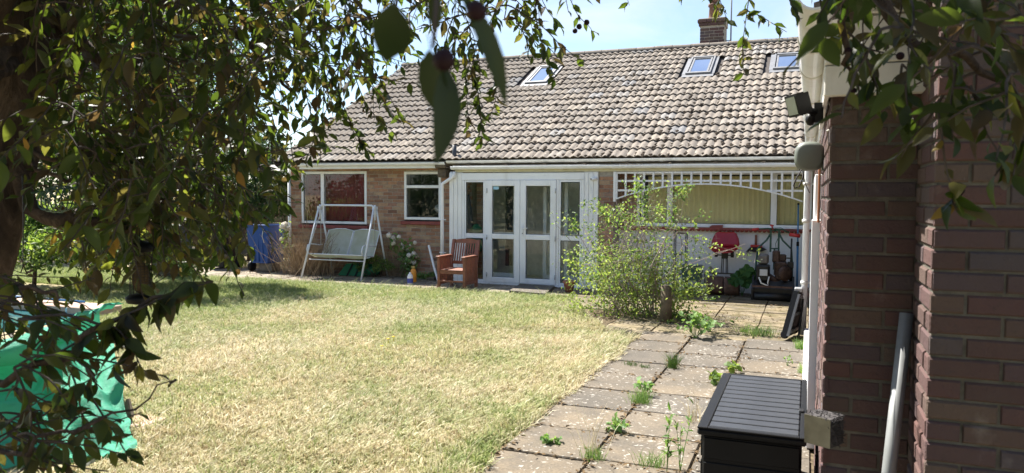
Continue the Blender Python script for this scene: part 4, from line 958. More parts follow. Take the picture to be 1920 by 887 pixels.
# green bag under the swing
gb_ = thing('canvas_bag', tuple(onZ(655, 518, .02)), 'green canvas bag with black straps under the swing seat', 'bag')
q0 = onZ(632, 518, .02); q1 = onZ(672, 521, .02); b = MB(); yy = q0.y + .1
b.prism([(q0.x - .05, yy, .03), (q1.x, yy, .03), (q1.x + .05, yy + .12, .27), (q0.x + .08, yy + .12, .27)], (.02, .2, .0)); b.blob((q1.x + .12, yy + .18, .13), (.18, .14, .11), 12, .06); b.build('bag_body', M['green_bag'], gb_)
for k in (.33, .68): b = MB(); xx = q0.x + (q1.x - q0.x)*k; b.prism([(xx - .03, yy - .012, .028), (xx + .02, yy - .012, .028), (xx + .09, yy + .108, .278), (xx + .04, yy + .108, .278)], (0, .006, 0.003)); b.build('strap', M['black_plastic'], gb_)

# ---- wooden armchair
A0, A1 = onZ(824, 541, .02), onZ(868, 544, .02); cy = (A0.y + A1.y)/2; cx0, cx1 = A0.x, A1.x + .02; cyb = cy + .52; cb0 = cx0 + .0
ac = thing('wooden_armchair', ((cx0+cx1)/2, cy + .25, .02), 'red brown slatted wooden armchair left of the porch doors', 'chair')
def leg(x, y, z0, z1, t=.05): b = MB(); b.cbox((x - t/2, y - t/2, z0), (x + t/2, y + t/2, z1), .004); return b
Z0 = .021
for xx in (cx0, cx1): leg(xx, cy, Z0, .60).build('leg', M['teak'], ac)
for xx in (cx0, cx1):
    b = MB(); b.prism([(xx - .025, cyb - .025, Z0), (xx + .025, cyb - .025, Z0), (xx + .025, cyb + .025, Z0), (xx - .025, cyb + .025, Z0)], (0, 0, .42)); b.prism([(xx - .025, cyb - .025, .4412), (xx + .025, cyb - .025, .4412), (xx + .025, cyb + .025, .4412), (xx - .025, cyb + .025, .4412)], (0, .12, .46)); b.build('leg', M['teak'], ac)
    b = MB(); b.cbox((xx - .04, cy - .06, .601), (xx + .04, cyb + .02, .625), .006); b.build('armrest', M['teak'], ac)
    for k in range(7): b = MB(); yk = cy + .06 + k*.062; b.cbox((xx - .010, yk, .14), (xx + .010, yk + .04, .599), .003); b.build('side_slat', M['teak'], ac)
    b = MB(); b.cbox((xx - .018, cy + .026, .10), (xx + .018, cyb - .026, .139), .003); b.build('stretcher', M['teak'], ac)
b = MB(); b.cbox((cx0 + .026, cy - .015, .30), (cx1 - .026, cy + .015, .355), .003); b.build('apron', M['teak'], ac)
b = MB(); b.cbox((cx0 + .026, cy - .012, .15), (cx1 - .026, cy + .012, .18), .003); b.build('stretcher', M['teak'], ac)
for k in range(6): b = MB(); yk = cy - .02 + k*.086; b.cbox((cx0 + .03, yk, .357), (cx1 - .03, yk + .075, .378), .004); b.build('seat_slat', M['teak'], ac)
bz = lambda z: cyb + (.12*(z - .44)/.46)
b = MB(); ww = cx1 - cx0
top = [(cx0 - .02, bz(.88), .83)] + [(cx0 - .02 + (ww + .04)*i/10, bz(.9), .885 + .028*math.sin(math.pi*i/10)) for i in range(11)] + [(cx1 + .02, bz(.88), .83)]
b.prism(top, (0, .03, 0)); b.build('top_rail', M['teak'], ac)
b = MB(); b.cbox((cx0 + .026, bz(.47) - .012, .44), (cx1 - .026, bz(.47) + .016, .50), .003); b.build('bottom_rail', M['teak'], ac)
for k in range(9): b = MB(); xk = cx0 + .045 + k*(ww - .11)/8; b.prism([(xk, bz(.5), .5), (xk + .026, bz(.5), .5), (xk + .026, bz(.83), .829), (xk, bz(.83), .829)], (0, .014, 0)); b.build('back_slat', M['teak'], ac)
# bits around the chair
b = MB(); q = onZ(818, 520, .02); a0 = onY(804, 460, 13.7); b.bar(a0, (a0.x + .25, 13.45, .3), .035, .03, (0,1,0)); b.bar((a0.x + .25, 13.45, .3), (a0.x + .38, 13.38, .03), .035, .03, (0,1,0)); tag(b.build('wooden_batten', M['paint']), 'thin white batten leaning left of the wooden armchair', 'batten')
q = onZ(881, 530, .02); b = MB(); b.blob((q.x, q.y + .12, .14), (.10, .10, .13), 12, .10); b.blob((q.x + .08, q.y + .1, .07), (.08, .08, .06), 10, .1); tag(b.build('black_sack', M['black_plastic']), 'crumpled black bag behind the wooden armchair leg', 'bag')
q = onZ(769, 533, .02); bo = thing('spray_bottle', tuple(q), 'white bottle with blue label on the path', 'bottle')
b = MB(); b.lathe((q.x, q.y, .021), [(.05, 0), (.056, .01), (.056, .15), (.04, .19), (.02, .205), (.02, .23), (.0, .232)], 18); b.build('bottle_body', M['bottle_white'], bo)
b = MB(); b.lathe((q.x, q.y, .05), [(.0565, 0), (.0567, .002), (.0567, .085), (.0565, .087)], 18); b.build('bottle_label', M['bottle_blue'], bo)
q = onZ(775, 529, .02); bo = thing('orange_bottle', tuple(q), 'orange bottle with brass coloured cap behind the white bottle', 'bottle')
b = MB(); b.lathe((q.x, q.y, .021), [(.055, 0), (.062, .012), (.062, .19), (.05, .24), (.03, .26), (.03, .265)], 18); b.build('bottle_body', M['orange'], bo)
b = MB(); b.lathe((q.x, q.y, .287), [(.034, 0), (.036, .01), (.036, .05), (.02, .055)], 16); b.build('bottle_cap', M['gold'], bo)
b = MB(); q = onY(1113, 335, YP - .1); cc_ = thing('security_camera', (q.x, YP - .02, q.z), 'small white bullet camera on the porch cladding', 'camera')
b.lathe((q.x + .02, YP - .03, q.z), [(.032, 0), (.032, .02), (.0, .022)], 14, (0,-1,0)); d_ = Vector((-.75, -.6, -.12)).normalized(); b.lathe(Vector((q.x + .02, YP - .07, q.z)), [(.02, -.02), (.03, 0), (.03, .075), (.026, .08)], 16, d_); b.build('camera_body', M['pvc'], cc_)
b = MB(); b.lathe(Vector((q.x + .02, YP - .07, q.z)) + d_*.0805, [(.022, 0), (.020, .004), (0, .005)], 14, d_); b.build('lens', M['black_plastic'], cc_)
q = onZ(1067, 540, .1); b = MB(); b.lathe((q.x, q.y, .03), [(.07, 0), (.10, .16), (.115, .165), (.115, .2), (.10, .2), (.09, .17)], 18); tag(b.build('flower_pot', M['terracotta']), 'small terracotta pot behind the shrub beside the porch', 'pot')

# ================================================================== the alcove by the white wall
# ---- red tractor seat on a garden roller
gs = onY(1360, 555, 13.55); gx = onY(1358, 500, 13.6).x
rs = thing('garden_roller', (gx, 13.6, .03), 'rusty garden roller with a red vinyl seat on a post', 'roller')
w2 = onY(1390, 530, 13.6).x - gx; w1 = gx - onY(1322, 530, 13.6).x
b = MB(); b.lathe((gx - w1 + .03, 13.62, .185), [(0, 0), (.155, .003), (.16, .012), (.16, w1 - .05), (.155, w1 - .04), (.0, w1 - .038)], 26, (1,0,0)); b.lathe((gx + .005, 13.62, .185), [(0, 0), (.155, .003), (.16, .012), (.16, w2 - .045), (.155, w2 - .035), (.0, w2 - .03)], 26, (1,0,0)); b.build('drum', M['rust'], rs)
b = MB(); b.bar((gx - w1 - .02, 13.6, .40), (gx + w2 + .02, 13.6, .40), .03, .022)
for xx in (gx - w1 - .005, gx + w2 + .005): b.bar((xx, 13.61, .185), (xx, 13.6, .39), .016, .03)
b.build('frame', M['black_metal'], rs)
b = MB()
for dx in (-.05, -.02, .035, .06): b.cyl((gx + dx, 13.6, .41), (gx + dx*.8, 13.6, .70), .008, 6)
b.cbox((gx - .05, 13.57, .66), (gx + .06, 13.64, .78), .006); b.bar((gx - .15, 13.6, .72), (gx + .16, 13.6, .72), .02, .02); b.build('seat_post', M['black_metal'], rs)
for dx in (-.14, .13): b = MB(); b.cyl((gx + dx, 13.6, .685), (gx + dx, 13.6, .80), .028, 10); b.build('spring', M['black_metal'], rs)
def cushion(path, ws, th, mat, name, par):
    """padded shell swept along a profile in the YZ plane"""
    b = MB(); k = len(path); m_ = 12; vs = []
    for i, ((y, z), w_) in enumerate(zip(path, ws)):
        t0 = Vector((0, *path[max(i-1,0)])); t1 = Vector((0, *path[min(i+1,k-1)])); tn = (t1-t0).normalized(); nn_ = Vector((1,0,0)).cross(tn)
        for j in range(m_):
            a = 2*math.pi*j/m_; cxx = math.copysign(abs(math.cos(a))**.5, math.cos(a)); szz = math.copysign(abs(math.sin(a))**.7, math.sin(a))
            vs.append(Vector((gx + w_*cxx, y, z)) + nn_*(th*szz + .03*cxx*cxx))
    b.smooth = True; b.add(vs, [(i*m_+j, i*m_+(j+1) % m_, (i+1)*m_+(j+1) % m_, (i+1)*m_+j) for i in range(k-1) for j in range(m_)] + [tuple(range(m_)), tuple((k-1)*m_+j for j in range(m_))[::-1]]); return b.build(name, mat, par)
cushion([(13.30,.79),(13.33,.825),(13.42,.83),(13.55,.82),(13.66,.825),(13.70,.84)], [.17,.235,.255,.25,.24,.20], .028, M['red_vinyl'], 'seat', rs)
cushion([(13.69,.85),(13.73,.90),(13.77,1.0),(13.80,1.08),(13.81,1.105)], [.23,.24,.22,.18,.14], .026, M['red_vinyl'], 'backrest', rs)
b = MB(); b.bar(onY(1331, 500, 13.75), onY(1349, 531, 13.5), .05, .012, (0,1,0)); tag(b.build('scrap_board', M['fence_wood']), 'dark narrow board leaning left of the red seat post', 'board')

# ---- cylinder mower
mx0, mx1 = onY(1411, 540, 13.45).x, onY(1489, 540, 13.45).x; mc = (mx0 + mx1)/2; my = 13.4
mw = thing('cylinder_mower', (mc, my, .03), 'old petrol cylinder mower with green handles and red grips', 'mower')
b = MB(); b.prism([(mx0 + .03, my - .22, .03), (mx0 + .03, my + .22, .03), (mx0 + .03, my + .22, .32), (mx0 + .03, my - .1, .34), (mx0 + .03, my - .22, .22)], (mx1 - mx0 - .06, 0, 0)); b.build('chassis', M['black_metal'], mw)
b = MB(); b.cyl((mx0 + .05, my - .27, .09), (mx1 - .05, my - .27, .09), .06, 16); b.build('front_roller', M['black_metal'], mw)
for xx in (mx0, mx1 - .03): b = MB(); b.prism([(xx, my - .3, .03), (xx, my + .24, .03), (xx, my + .24, .36), (xx, my - .05, .42), (xx, my - .3, .2)], (.03, 0, 0)); b.build('side_plate', M['black_metal'], mw)
b = MB(); b.bar((mx0 + .02, my - .3, .26), (mx1 - .02, my - .3, .26), .014, .03); b.build('front_bar', M['rust'], mw)
ex0, ex1 = onY(1418, 515, my - .1).x, onY(1443, 515, my - .1).x
b = MB(); b.cbox((ex0, my - .2, .34), (ex1, my + .1, .60), .02); eng = b.build('engine_cover', M['black_metal'], mw)
b = MB(); b.cbox((ex0 + .02, my - .14, .61), (ex1 - .02, my + .06, .78), .03); b.build('air_filter', simple('filter_steel', (.16,.15,.14), .5, .3, var=.4), mw)
b = MB(); b.cbox((ex0 + .06, my - .215, .43), (ex1 - .03, my - .202, .535), .003); b.build('sticker', M['sticker'], eng)
b = MB(); b.tube([(ex0 + .05, my - .22, .40), (ex0 + .09, my - .26, .31), (ex0 + .2, my - .27, .27), (ex1 - .02, my - .25, .32), (ex1 + .0, my - .2, .42)], .012, 8); b.build('hose', M['pvc_old'], mw)
exc = onY(1464, 510, my).x; b = MB(); b.cbox((exc - .09, my - .08, .35), (exc + .09, my + .12, .66), .02)
for i in range(7): b.cbox((exc - .11, my - .09, .44 + i*.028), (exc + .105, my + .13, .452 + i*.028), .002)
b.lathe((exc + .06, my - .1, .47), [(0,0), (.12, 0), (.13, .02), (.12, .05), (.05, .06)], 20, (.6,-.8,0)); b.cbox((exc - .14, my - .05, .64), (exc - .02, my + .06, .84), .02); b.cbox((exc - .04, my - .02, .66), (exc + .08, my + .08, .78), .02); b.cyl((exc - .02, my - .06, .3), (exc - .2, my - .06, .42), .05, 12); b.build('engine_block', M['engine'], mw)
for s_ in (-1, 1):
    b = MB(); xo = mc + s_*(mx1 - mx0)*.44; b.tube([(xo, my + .12, .30), (xo, my + .16, .58), (mc + s_*.27, my + .2, .86), (mc + s_*.13, my + .22, 1.0), (mc + s_*.075, my + .22, 1.10)], .016, 10); b.build('handle_tube', M['green_paint'], mw)
b = MB(); 
for s_ in (-1, 1): b.bar((mc + s_*.065, my + .22, .80), (mc + s_*.065, my + .22, 1.16), .03, .03)
b.bar((mc - .09, my + .22, 1.17), (mc + .09, my + .22, 1.17), .04, .03); b.bar((mc - .05, my + .22, .86), (mc + .05, my + .22, .86), .03, .02); b.bar((mc, my + .2, .5), (mc, my + .21, .85), .03, .02); b.build('handle_column', M['green_paint'], mw)
b = MB(); b.tube([(mc - .28, my + .16, 1.19), (mc - .1, my + .2, 1.20), (mc + .02, my + .2, 1.17)], .012, 8); b.tube([(mc + .26, my + .16, 1.12), (mc + .12, my + .2, 1.19), (mc, my + .2, 1.19)], .012, 8); b.tube([(mc - .2, my + .14, 1.2), (mc + .1, my + .1, 1.22), (mc + .22, my + .12, 1.15)], .005, 6); b.tube([(mc + .1, my + .16, 1.15), (mc + .02, my + .1, .95), (mc + .05, my + .05, .7)], .005, 6); b.build('handlebar', M['green_paint'], mw)
b = MB(); b.tube([(mc + .24, my + .15, 1.11), (mc + .40, my + .10, 1.09)], .032, 12); b.build('grip', M['red_plastic'], mw)
b = MB(); b.tube([(mc - .26, my + .16, 1.19), (mc - .36, my + .12, 1.18)], .022, 12); b.build('grip', M['red_plastic'], mw)
b = MB(); b.tube([(mc - .03, my + .18, 1.18), (mc - .05, my + .16, 1.25)], .012, 8); b.tube([(mc - .08, my + .16, 1.26), (mc - .02, my + .16, 1.25)], .014, 8); b.build('throttle_lever', M['red_plastic'], mw)
xo = onY(1482, 500, my).x; b = MB(); b.tube([(xo, my, .32), (xo + .01, my, 1.05)], .014, 8); b.bar((xo - .2, my, .72), (xo + .01, my, .72), .02, .02); b.cbox((xo - .05, my - .04, .55), (xo + .05, my + .04, .66), .01); b.build('control_rod', M['black_metal'], mw)

# ---- small things round the white wall
hb = thing('hand_brush', tuple(onY(1418, 465, YF - .02)), 'red handled brush hanging on the white wall', 'brush')
q = onY(1418, 462, YF - .06); b = MB(); b.cbox((q.x - .10, YF - .06, q.z - .02), (q.x + .10, YF - .0, q.z + .025), .012); b.build('brush_head', M['red_plastic'], hb)
b = MB(); b.tube([(q.x - .01, YF - .03, q.z + .02), (q.x - .01, YF - .03, q.z + .2)], .02, 10); b.build('brush_handle', simple('brush_wood', (.25,.09,.04), .5), hb)
b = MB()
for i in range(46):
    t_ = i/45*2 - 1; 
    for yy in (.05, .035, .02): b.bar((q.x + t_*.10, YF - yy, q.z - .02), (q.x + t_*.17, YF - yy - random.uniform(0,.02), q.z - .10 + .05*t_*t_ - (.05 if t_ < -.8 else 0)), .006, .006)
b.build('bristles', M['bristle'], hb)
q = onY(1343, 427, YF - .04); b = MB(); b.prism([(q.x - .11, YF - .075, q.z - .06), (q.x + .11, YF - .075, q.z - .055), (q.x + .115, YF - .075, q.z + .05), (q.x - .07, YF - .075, q.z + .045), (q.x - .115, YF - .075, q.z + .02)], (0, .062, 0)); tag(b.build('red_block', M['red_sill']), 'dull red block lying on the sill of the wide window', 'block')
a0, a1 = onY(1255, 429, YF - .06), onY(1302, 428, YF - .06); b = MB(); b.tube([a0, a0.lerp(a1, .4) + Vector((0,-.01,.012)), a1], .02, 8); b.cyl(a0.lerp(a1, .25) - Vector((0,0,.07)), a0.lerp(a1, .25), .012, 8); tag(b.build('black_tool', M['black_metal']), 'long black tool lying on the sill behind the shrub', 'tool')
b0, b1 = onY(1497, 384, YF - .08), onY(1494, 560, 13.5); bp = thing('window_pole', (b1.x, 13.5, .03), 'blue telescopic pole leaning on the wall right of the mower', 'pole')
b1 = Vector((b1.x, 13.5, .03)); b = MB(); b.tube([b0, b0.lerp(b1, .40)], .013, 10); b.tube([b0.lerp(b1, .44), b1], .018, 10); b.build('shaft', M['blue_pole'], bp)
b = MB(); b.tube([b0.lerp(b1, .40), b0.lerp(b1, .445)], .022, 10); b.tube([b0 + Vector((0,0,.03)), b0], .018, 10); b.build('clamp', M['black_plastic'], bp)
q = onZ(1300, 545, .03); gcb = thing('plant_crate', (q.x, 13.6, .03), 'dark green plastic crate on the wall edge behind the shrub', 'crate'); q = onY(1299, 512, 13.6); b = MB()
b.prism([(q.x - .16, 13.45, q.z - .12), (q.x + .14, 13.45, q.z - .12), (q.x + .17, 13.45, q.z + .14), (q.x - .19, 13.45, q.z + .14)], (0, .3, 0)); b.build('crate_body', M['green_paint'], gcb)
b = MB(); 
for s_ in (-1, 1):
    for yy in (13.5, 13.7): b.cyl((q.x + s_*.11, yy, .03), (q.x + s_*.11, yy, q.z - .121), .018, 8)
b.build('crate_stand', M['black_metal'], gcb)
rk = thing('wire_stand', tuple(onZ(1278, 548, .03)), 'tall thin black metal stand behind the shrub', 'stand'); rkx = onY(1276, 480, 13.6).x
for dx, dy_ in ((-.10, 0), (.10, 0), (-.1, .18), (.1, .18)): b = MB(); b.cyl((rkx + dx, 13.5 + dy_, .03), (rkx + dx, 13.5 + dy_, 1.1), .010, 6); b.build('upright', M['black_metal'], rk)
for zz in (.35, .7, 1.08): b = MB(); b.cbox((rkx - .1, 13.5, zz), (rkx + .1, 13.68, zz + .015), .003); b.build('shelf', M['black_metal'], rk)

# ================================================================== left background: fence, bins, pool, tarpaulin
fe = thing('board_fence', (-13.5, 18, 0), 'grey horizontal board fence beyond the left house corner', 'fence')
fy = 17.5; fx0 = onY(380, 400, fy).x; fx1 = XL - .1; 
me = MB().cbox((0,-.5,-.5), (1,.5,.5), .02).mesh('board'); me.materials.append(M['fence_wood'])
for i in range(12):
    for j in range(4): inst('board', me, fe, Matrix.Translation((fx0 + j*(fx1-fx0)/4 + .01, fy + random.uniform(-.004,.004), .09 + i*.152)) @ Matrix.Diagonal(((fx1-fx0)/4 - .02, .022, .146, 1)))
for j in range(5): b = MB(); b.cbox((fx0 + j*(fx1-fx0)/4 - .05, fy + .02, 0), (fx0 + j*(fx1-fx0)/4 + .05, fy + .12, 1.95), .006); b.build('post', M['fence_wood'], fe)
bt = thing('blue_bin', tuple(onZ(500, 507, .02)), 'tapered blue plastic tub on a block by the house corner', 'tub')
q = onZ(500, 507, .02); dB = (q - CAM).dot(FW); pxm = dB/FPX; zt_ = q.z + (507 - 420)*pxm; zb_ = (507 - 490)*pxm
b = MB(); hw0, hw1 = 19*pxm, 25*pxm
b.prism([(q.x - hw0, q.y - .25, zb_), (q.x + hw0, q.y - .25, zb_), (q.x + hw1, q.y - .3, zt_), (q.x - hw1, q.y - .3, zt_)], (0, .55, 0)); b.cbox((q.x - hw1 - .02, q.y - .33, zt_ - .04), (q.x + hw1 + .02, q.y + .28, zt_), .01)
for k in (-.5, 0, .5): b.cbox((q.x + k*hw0 - .015, q.y - .285, zb_ + .03), (q.x + k*hw0 + .015, q.y - .24, zt_ - .05), .005)
b.build('tub_body', M['blue_plastic'], bt)
b = MB(); b.lathe((q.x - .28, q.y - .2, .13), [(0,0), (.09,.0), (.12,.02), (.12,.07), (.09,.09), (0,.09)], 18, (1,0,0)); b.build('wheel', M['black_plastic'], bt)
b = MB(); b.cbox((q.x - .05, q.y - .2, .021), (q.x + .3, q.y + .1, zb_ - .002), .01); b.build('block', M['path'], bt)
b = MB(); b.tube([(q.x + hw1*.6, q.y - .31, zt_ - .08), (q.x + hw1*.55, q.y - .34, zt_ - .25), (q.x + hw1*.7, q.y - .33, zt_ - .4)], .008, 6); b.build('cord', M['pvc_old'], bt)
def wheelie(px, py, w_, h_, label, mat):
    q = onZ(px, py, .02); r = thing('wheelie_bin', tuple(q), label, 'bin'); b = MB()
    b.prism([(q.x - w_*.42, q.y - .25, .06), (q.x + w_*.42, q.y - .25, .06), (q.x + w_/2, q.y - .3, h_), (q.x - w_/2, q.y - .3, h_)], (0, .58, 0)); b.build('bin_body', mat, r)
    b = MB(); b.prism([(q.x - w_*.53, q.y - .34, h_ + .005), (q.x - w_*.53, q.y + .32, h_ + .005), (q.x - w_*.53, q.y + .32, h_ + .09), (q.x - w_*.53, q.y - .1, h_ + .08)], (w_*1.06, 0, 0)); b.build('lid', mat, r)
    for s_ in (-1, 1): b = MB(); b.lathe((q.x + s_*w_*.4 - .03, q.y + .25, .12), [(0,0), (.1,.0), (.1,.06), (0,.06)], 14, (1,0,0)); b.build('wheel', M['black_plastic'], r)
wheelie(322, 518, .58, 1.0, 'slate grey wheelie bin under the branches at the left end of the path', M['dark_bin'])
wheelie(418, 502, .58, 1.02, 'guessed black wheelie bin beside the blue tub', M['black_plastic'])  # guessed bin, fills a dark area of unknown content

# pool: sunk basin with mosaic lining and pink coping
p0_ = onZ(-150, 570, .12); p1_ = onZ(188, 579, .12)
po = thing('garden_pool', (-12, 7.5, 0), 'sunken garden pool with blue mosaic wall and pink coping', 'pool')
yq = (onZ(134, 574, .12).y); xq = onZ(188, 579, .12).x
b = MB(); n = 9; me = MB().cbox((0,0,0), (.60,.42,.11), .012).mesh('coping_stone'); me.materials.append(M['coping'])
for i in range(n): inst('coping_stone', me, po, Matrix.Translation((xq - .62*(i+1), yq - .05 + random.uniform(-.01,.01), .012)) @ Matrix.Rotation(random.uniform(-.01,.01), 4, 'Z'))
b = MB(); b.box((xq - 6, yq - .03, -.9), (xq, yq + .02, .011)); b.build('mosaic_wall', M['mosaic'], po)
b = MB(); b.add([(xq - 6, yq - 4.5, .006), (xq - .1, yq - 4.5, .006), (xq - .1, yq - .031, .006), (xq - 6, yq - .031, .006)], [(0,1,2,3)]); b.build('pool_water', M['water'], po)
b = MB(); b.cbox((xq - 6, yq - .055, .013), (xq - .01, yq - .034, .10), .004); b.build('tile_band', M['mosaic'], po)
b = MB(); b.tube([(xq - 6, yq + .30, .135), (xq - .7, yq + .30, .135)], .018, 8); b.build('pool_rail', M['blue_pole'], po)

# tarpaulin: a wrinkled sloping sheet over the near end of the pool
def tarp_sheet():
    nu, nv = 70, 80
    top = [onZ(-160, 668, .62), onZ(20, 640, .62), onZ(110, 612, .60), onZ(186, 587, .50)]
    bot = [onZ(-160, 905, .03), onZ(60, 868, .02), onZ(180, 858, .02), onZ(256, 846, .015)]
    mid_r = [onZ(214, 660, .42), onZ(232, 730, .26), onZ(243, 790, .12)]
    def curve(P, t):
        t *= len(P) - 1; i = min(int(t), len(P)-2); f = t - i; return P[i].lerp(P[i+1], f)
    right = [top[-1]] + mid_r + [bot[-1]]
    V = []
    for j in range(nv+1):
        v = j/nv
        for i in range(nu+1):
            u = i/nu; p = curve(top, u).lerp(curve(bot, u), v); rr = curve(right, v) - top[-1].lerp(bot[-1], v)
            p = p + rr*u**2
            z = p.z + .05*math.sin(v*9 + u*4 + 1.3*math.sin(u*7))*(1 - abs(2*v-1)**3) + .035*math.sin(u*17 + v*5 + 2*math.sin(v*6)) * (0.3 + v)*(1-v**6)
            z += .02*math.sin(u*31 - v*23 + 2*math.sin(u*9)) + .012*math.sin(u*9 + v*51 + 3*math.sin(u*13)); z += -.10*math.exp(-((u-.55)/.12)**2)*v*(1-v)*2
            fx = .02*math.sin(v*25 + 3*u)
            V.append((p.x + fx*u, p.y, max(z, .008 + .015*(1+math.sin(u*40)))))
    F = [(j*(nu+1)+i, j*(nu+1)+i+1, (j+1)*(nu+1)+i+1, (j+1)*(nu+1)+i) for j in range(nv) for i in range(nu)]
    return V, F
tpo = thing('tarpaulin', (-6, 5.5, 0), 'bright green crumpled tarpaulin over the pool edge at left', 'tarpaulin')
V, F = tarp_sheet(); npmesh('sheet', V, F, M['tarp'], tpo, smooth=True)
b = MB(); n = 26; path_ = [onZ(-160, 700, .66), onZ(70, 642, .68), onZ(110, 618, .67), onZ(190, 588, .58)]
vs = []
m_ = 9
for i in range(n+1):
    t_ = i/n*3; k = min(int(t_), 2); p = path_[k].lerp(path_[k+1], t_ - k)
    for j in range(m_):
        v = j/(m_-1); a = -math.pi*.5 + math.pi*1.15*v
        back = Vector((-.62, .79, 0)); rr_ = .10 + .02*math.sin(i*1.1)
        if j < 5: q = p + Vector((.25,-.3,0)).normalized()*rr_*math.cos(a) + Vector((0,0, rr_*math.sin(a)))
        else: q = p + back*(.28*(j-4)) + Vector((0,0, rr_*.75 - .03*(j-4) + .015*math.sin(i*2.1 + j)))
        vs.append(q)
b.smooth = True; b.add(vs, [(i*m_+j, (i+1)*m_+j, (i+1)*m_+j+1, i*m_+j+1) for i in range(n) for j in range(m_-1)]); b.build('folded_flap', M['tarp'], tpo)
q0, q1 = onZ(238, 755, .15), onZ(246, 785, .05); b = MB(); b.bar(q0, q1, .03, .10); tag(b.build('dark_board', M['wood_dark']), 'end of a dark board poking out from the green tarpaulin', 'board')
q = onZ(265, 797, .0); b = MB(); b.cbox((q.x - .19, q.y - .12, -.02), (q.x + .13, q.y + .13, .035), .01); tag(b.build('paving_stone', M['coping']), 'small buff paving stone on the lawn beside the tarpaulin', 'stone')

# ================================================================== foliage tools
LV = np.array([(0,0,0),(-.17,.24,.05),(0,.27,0),(.17,.24,.05),(-.21,.55,.06),(0,.58,-.01),(.21,.55,.06),(0,1,-.13)], dtype=float)
LF = np.array([(0,2,1),(0,3,2),(1,2,5),(1,5,4),(2,3,6),(2,6,5),(4,5,7),(5,6,7)])
SV = np.array([(0,0,0),(-.24,.45,.06),(0,1,-.08),(.24,.45,.06),(0,.45,-.02)], dtype=float)
SF = np.array([(0,4,1),(0,3,4),(1,4,2),(4,3,2)])
def unit(a): return a/np.maximum(np.linalg.norm(a, axis=-1, keepdims=True), 1e-9)
def frames(axis, nrm):
    y = unit(axis); x = unit(np.cross(y, nrm)); z = np.cross(x, y); return x, y, z
def leaf_cloud(pos, axis, nrm, length, wid=1.0, small=False):
    bv, bf = (SV, SF) if small else (LV, LF)
    x, y, z = frames(axis, nrm); n = len(pos); Ls = np.asarray(length).reshape(-1, 1, 1); W = np.asarray(wid).reshape(-1, 1, 1) if hasattr(wid, '__len__') else wid
    V = pos[:,None,:] + (x[:,None,:]*bv[None,:,0:1]*W + y[:,None,:]*bv[None,:,1:2] + z[:,None,:]*bv[None,:,2:3])*Ls
    F = bf[None] + (np.arange(n)*len(bv))[:,None,None]
    return V.reshape(-1, 3), F.reshape(-1, 3), np.repeat(rng.random(n), len(bv))
def rvec(n): return unit(rng.normal(size=(n, 3)))
def fine_leaf(k, mat):
    """a larger leaf with a folded midrib, wavy edge and curved tip"""
    r = np.random.default_rng(50 + k); ts = [0, .06, .22, .42, .62, .8, .92, 1.0]; ws = [.0, .06, .17, .225, .205, .13, .06, 0]
    mb = MB(); mb.smooth = True; bend = r.uniform(.12, .5); tw = r.uniform(-.12, .12); side = r.uniform(-.06, .06)
    L_, R2, C_ = [], [], []
    for t_, w_ in zip(ts, ws):
        zc = -bend*t_*t_; xc = side*math.sin(t_*3); e = .06*math.sin(t_*11 + k)
        C_.append((xc, t_, zc)); L_.append((xc - w_, t_ + .01, zc + w_*(.32 + e) + tw*t_*w_)); R2.append((xc + w_, t_ - .01, zc + w_*(.32 - e) - tw*t_*w_))
    vs = C_ + L_[1:-1] + R2[1:-1]; n = len(ts); li = lambda i: n + i - 1; ri = lambda i: n + (n-2) + i - 1
    fs = [(0, 1, li(1)), (0, ri(1), 1)]
    for i in range(1, n-2): fs += [(i, i+1, li(i+1), li(i)), (i, ri(i), ri(i+1), i+1)]
    fs += [(n-2, n-1, li(n-2)), (n-2, ri(n-2), n-1)]
    mb.add(vs, fs); mb.smooth = False; mb.tube([(0,-.22,.03), (0,-.1,.0), (0,0.01,0)], .008, 3)
    me = mb.mesh('leaf'); me.materials.append(mat); return me
class Twigs:
    """many thin tubes as one mesh"""
    def __init__(s): s.V = []; s.F = []; s.n = 0
    def add(s, P, r0, r1, k=4):
        P = np.asarray(P, float); m_ = len(P); T = np.gradient(P, axis=0); T = unit(T)
        ref = np.array([.31,.87,.4]); X = unit(np.cross(T, ref)); Y = np.cross(T, X); R = np.linspace(r0, r1, m_)[:,None,None]
        a = np.arange(k)*2*np.pi/k; ring = P[:,None,:] + (X[:,None,:]*np.cos(a)[None,:,None] + Y[:,None,:]*np.sin(a)[None,:,None])*R
        i = np.arange(m_-1)[:,None]*k; j = np.arange(k)[None]; j2 = (j+1) % k
        F = np.stack([i+j, i+j2, i+k+j2, i+k+j], -1).reshape(-1, 4) + s.n
        s.V.append(ring.reshape(-1, 3)); s.F.append(F); s.n += m_*k
    def build(s, name, mat, parent, **kw): return npmesh(name, np.concatenate(s.V), np.concatenate(s.F), mat, parent, **kw)
def curve_pts(ctrl, n):
    """smooth curve through control points"""
    ctrl = [np.array(c, float) for c in ctrl]; c = [2*ctrl[0]-ctrl[1]] + ctrl + [2*ctrl[-1]-ctrl[-2]]; out = []; k = len(ctrl) - 1
    for i in range(n+1):
        t_ = i/n*k; j = min(int(t_), k-1); f = t_ - j; a, b, d, e = c[j], c[j+1], c[j+2], c[j+3]
        out.append(.5*((2*b) + (-a+d)*f + (2*a-5*b+4*d-e)*f*f + (-a+3*b-3*d+e)*f**3))
    return np.array(out)

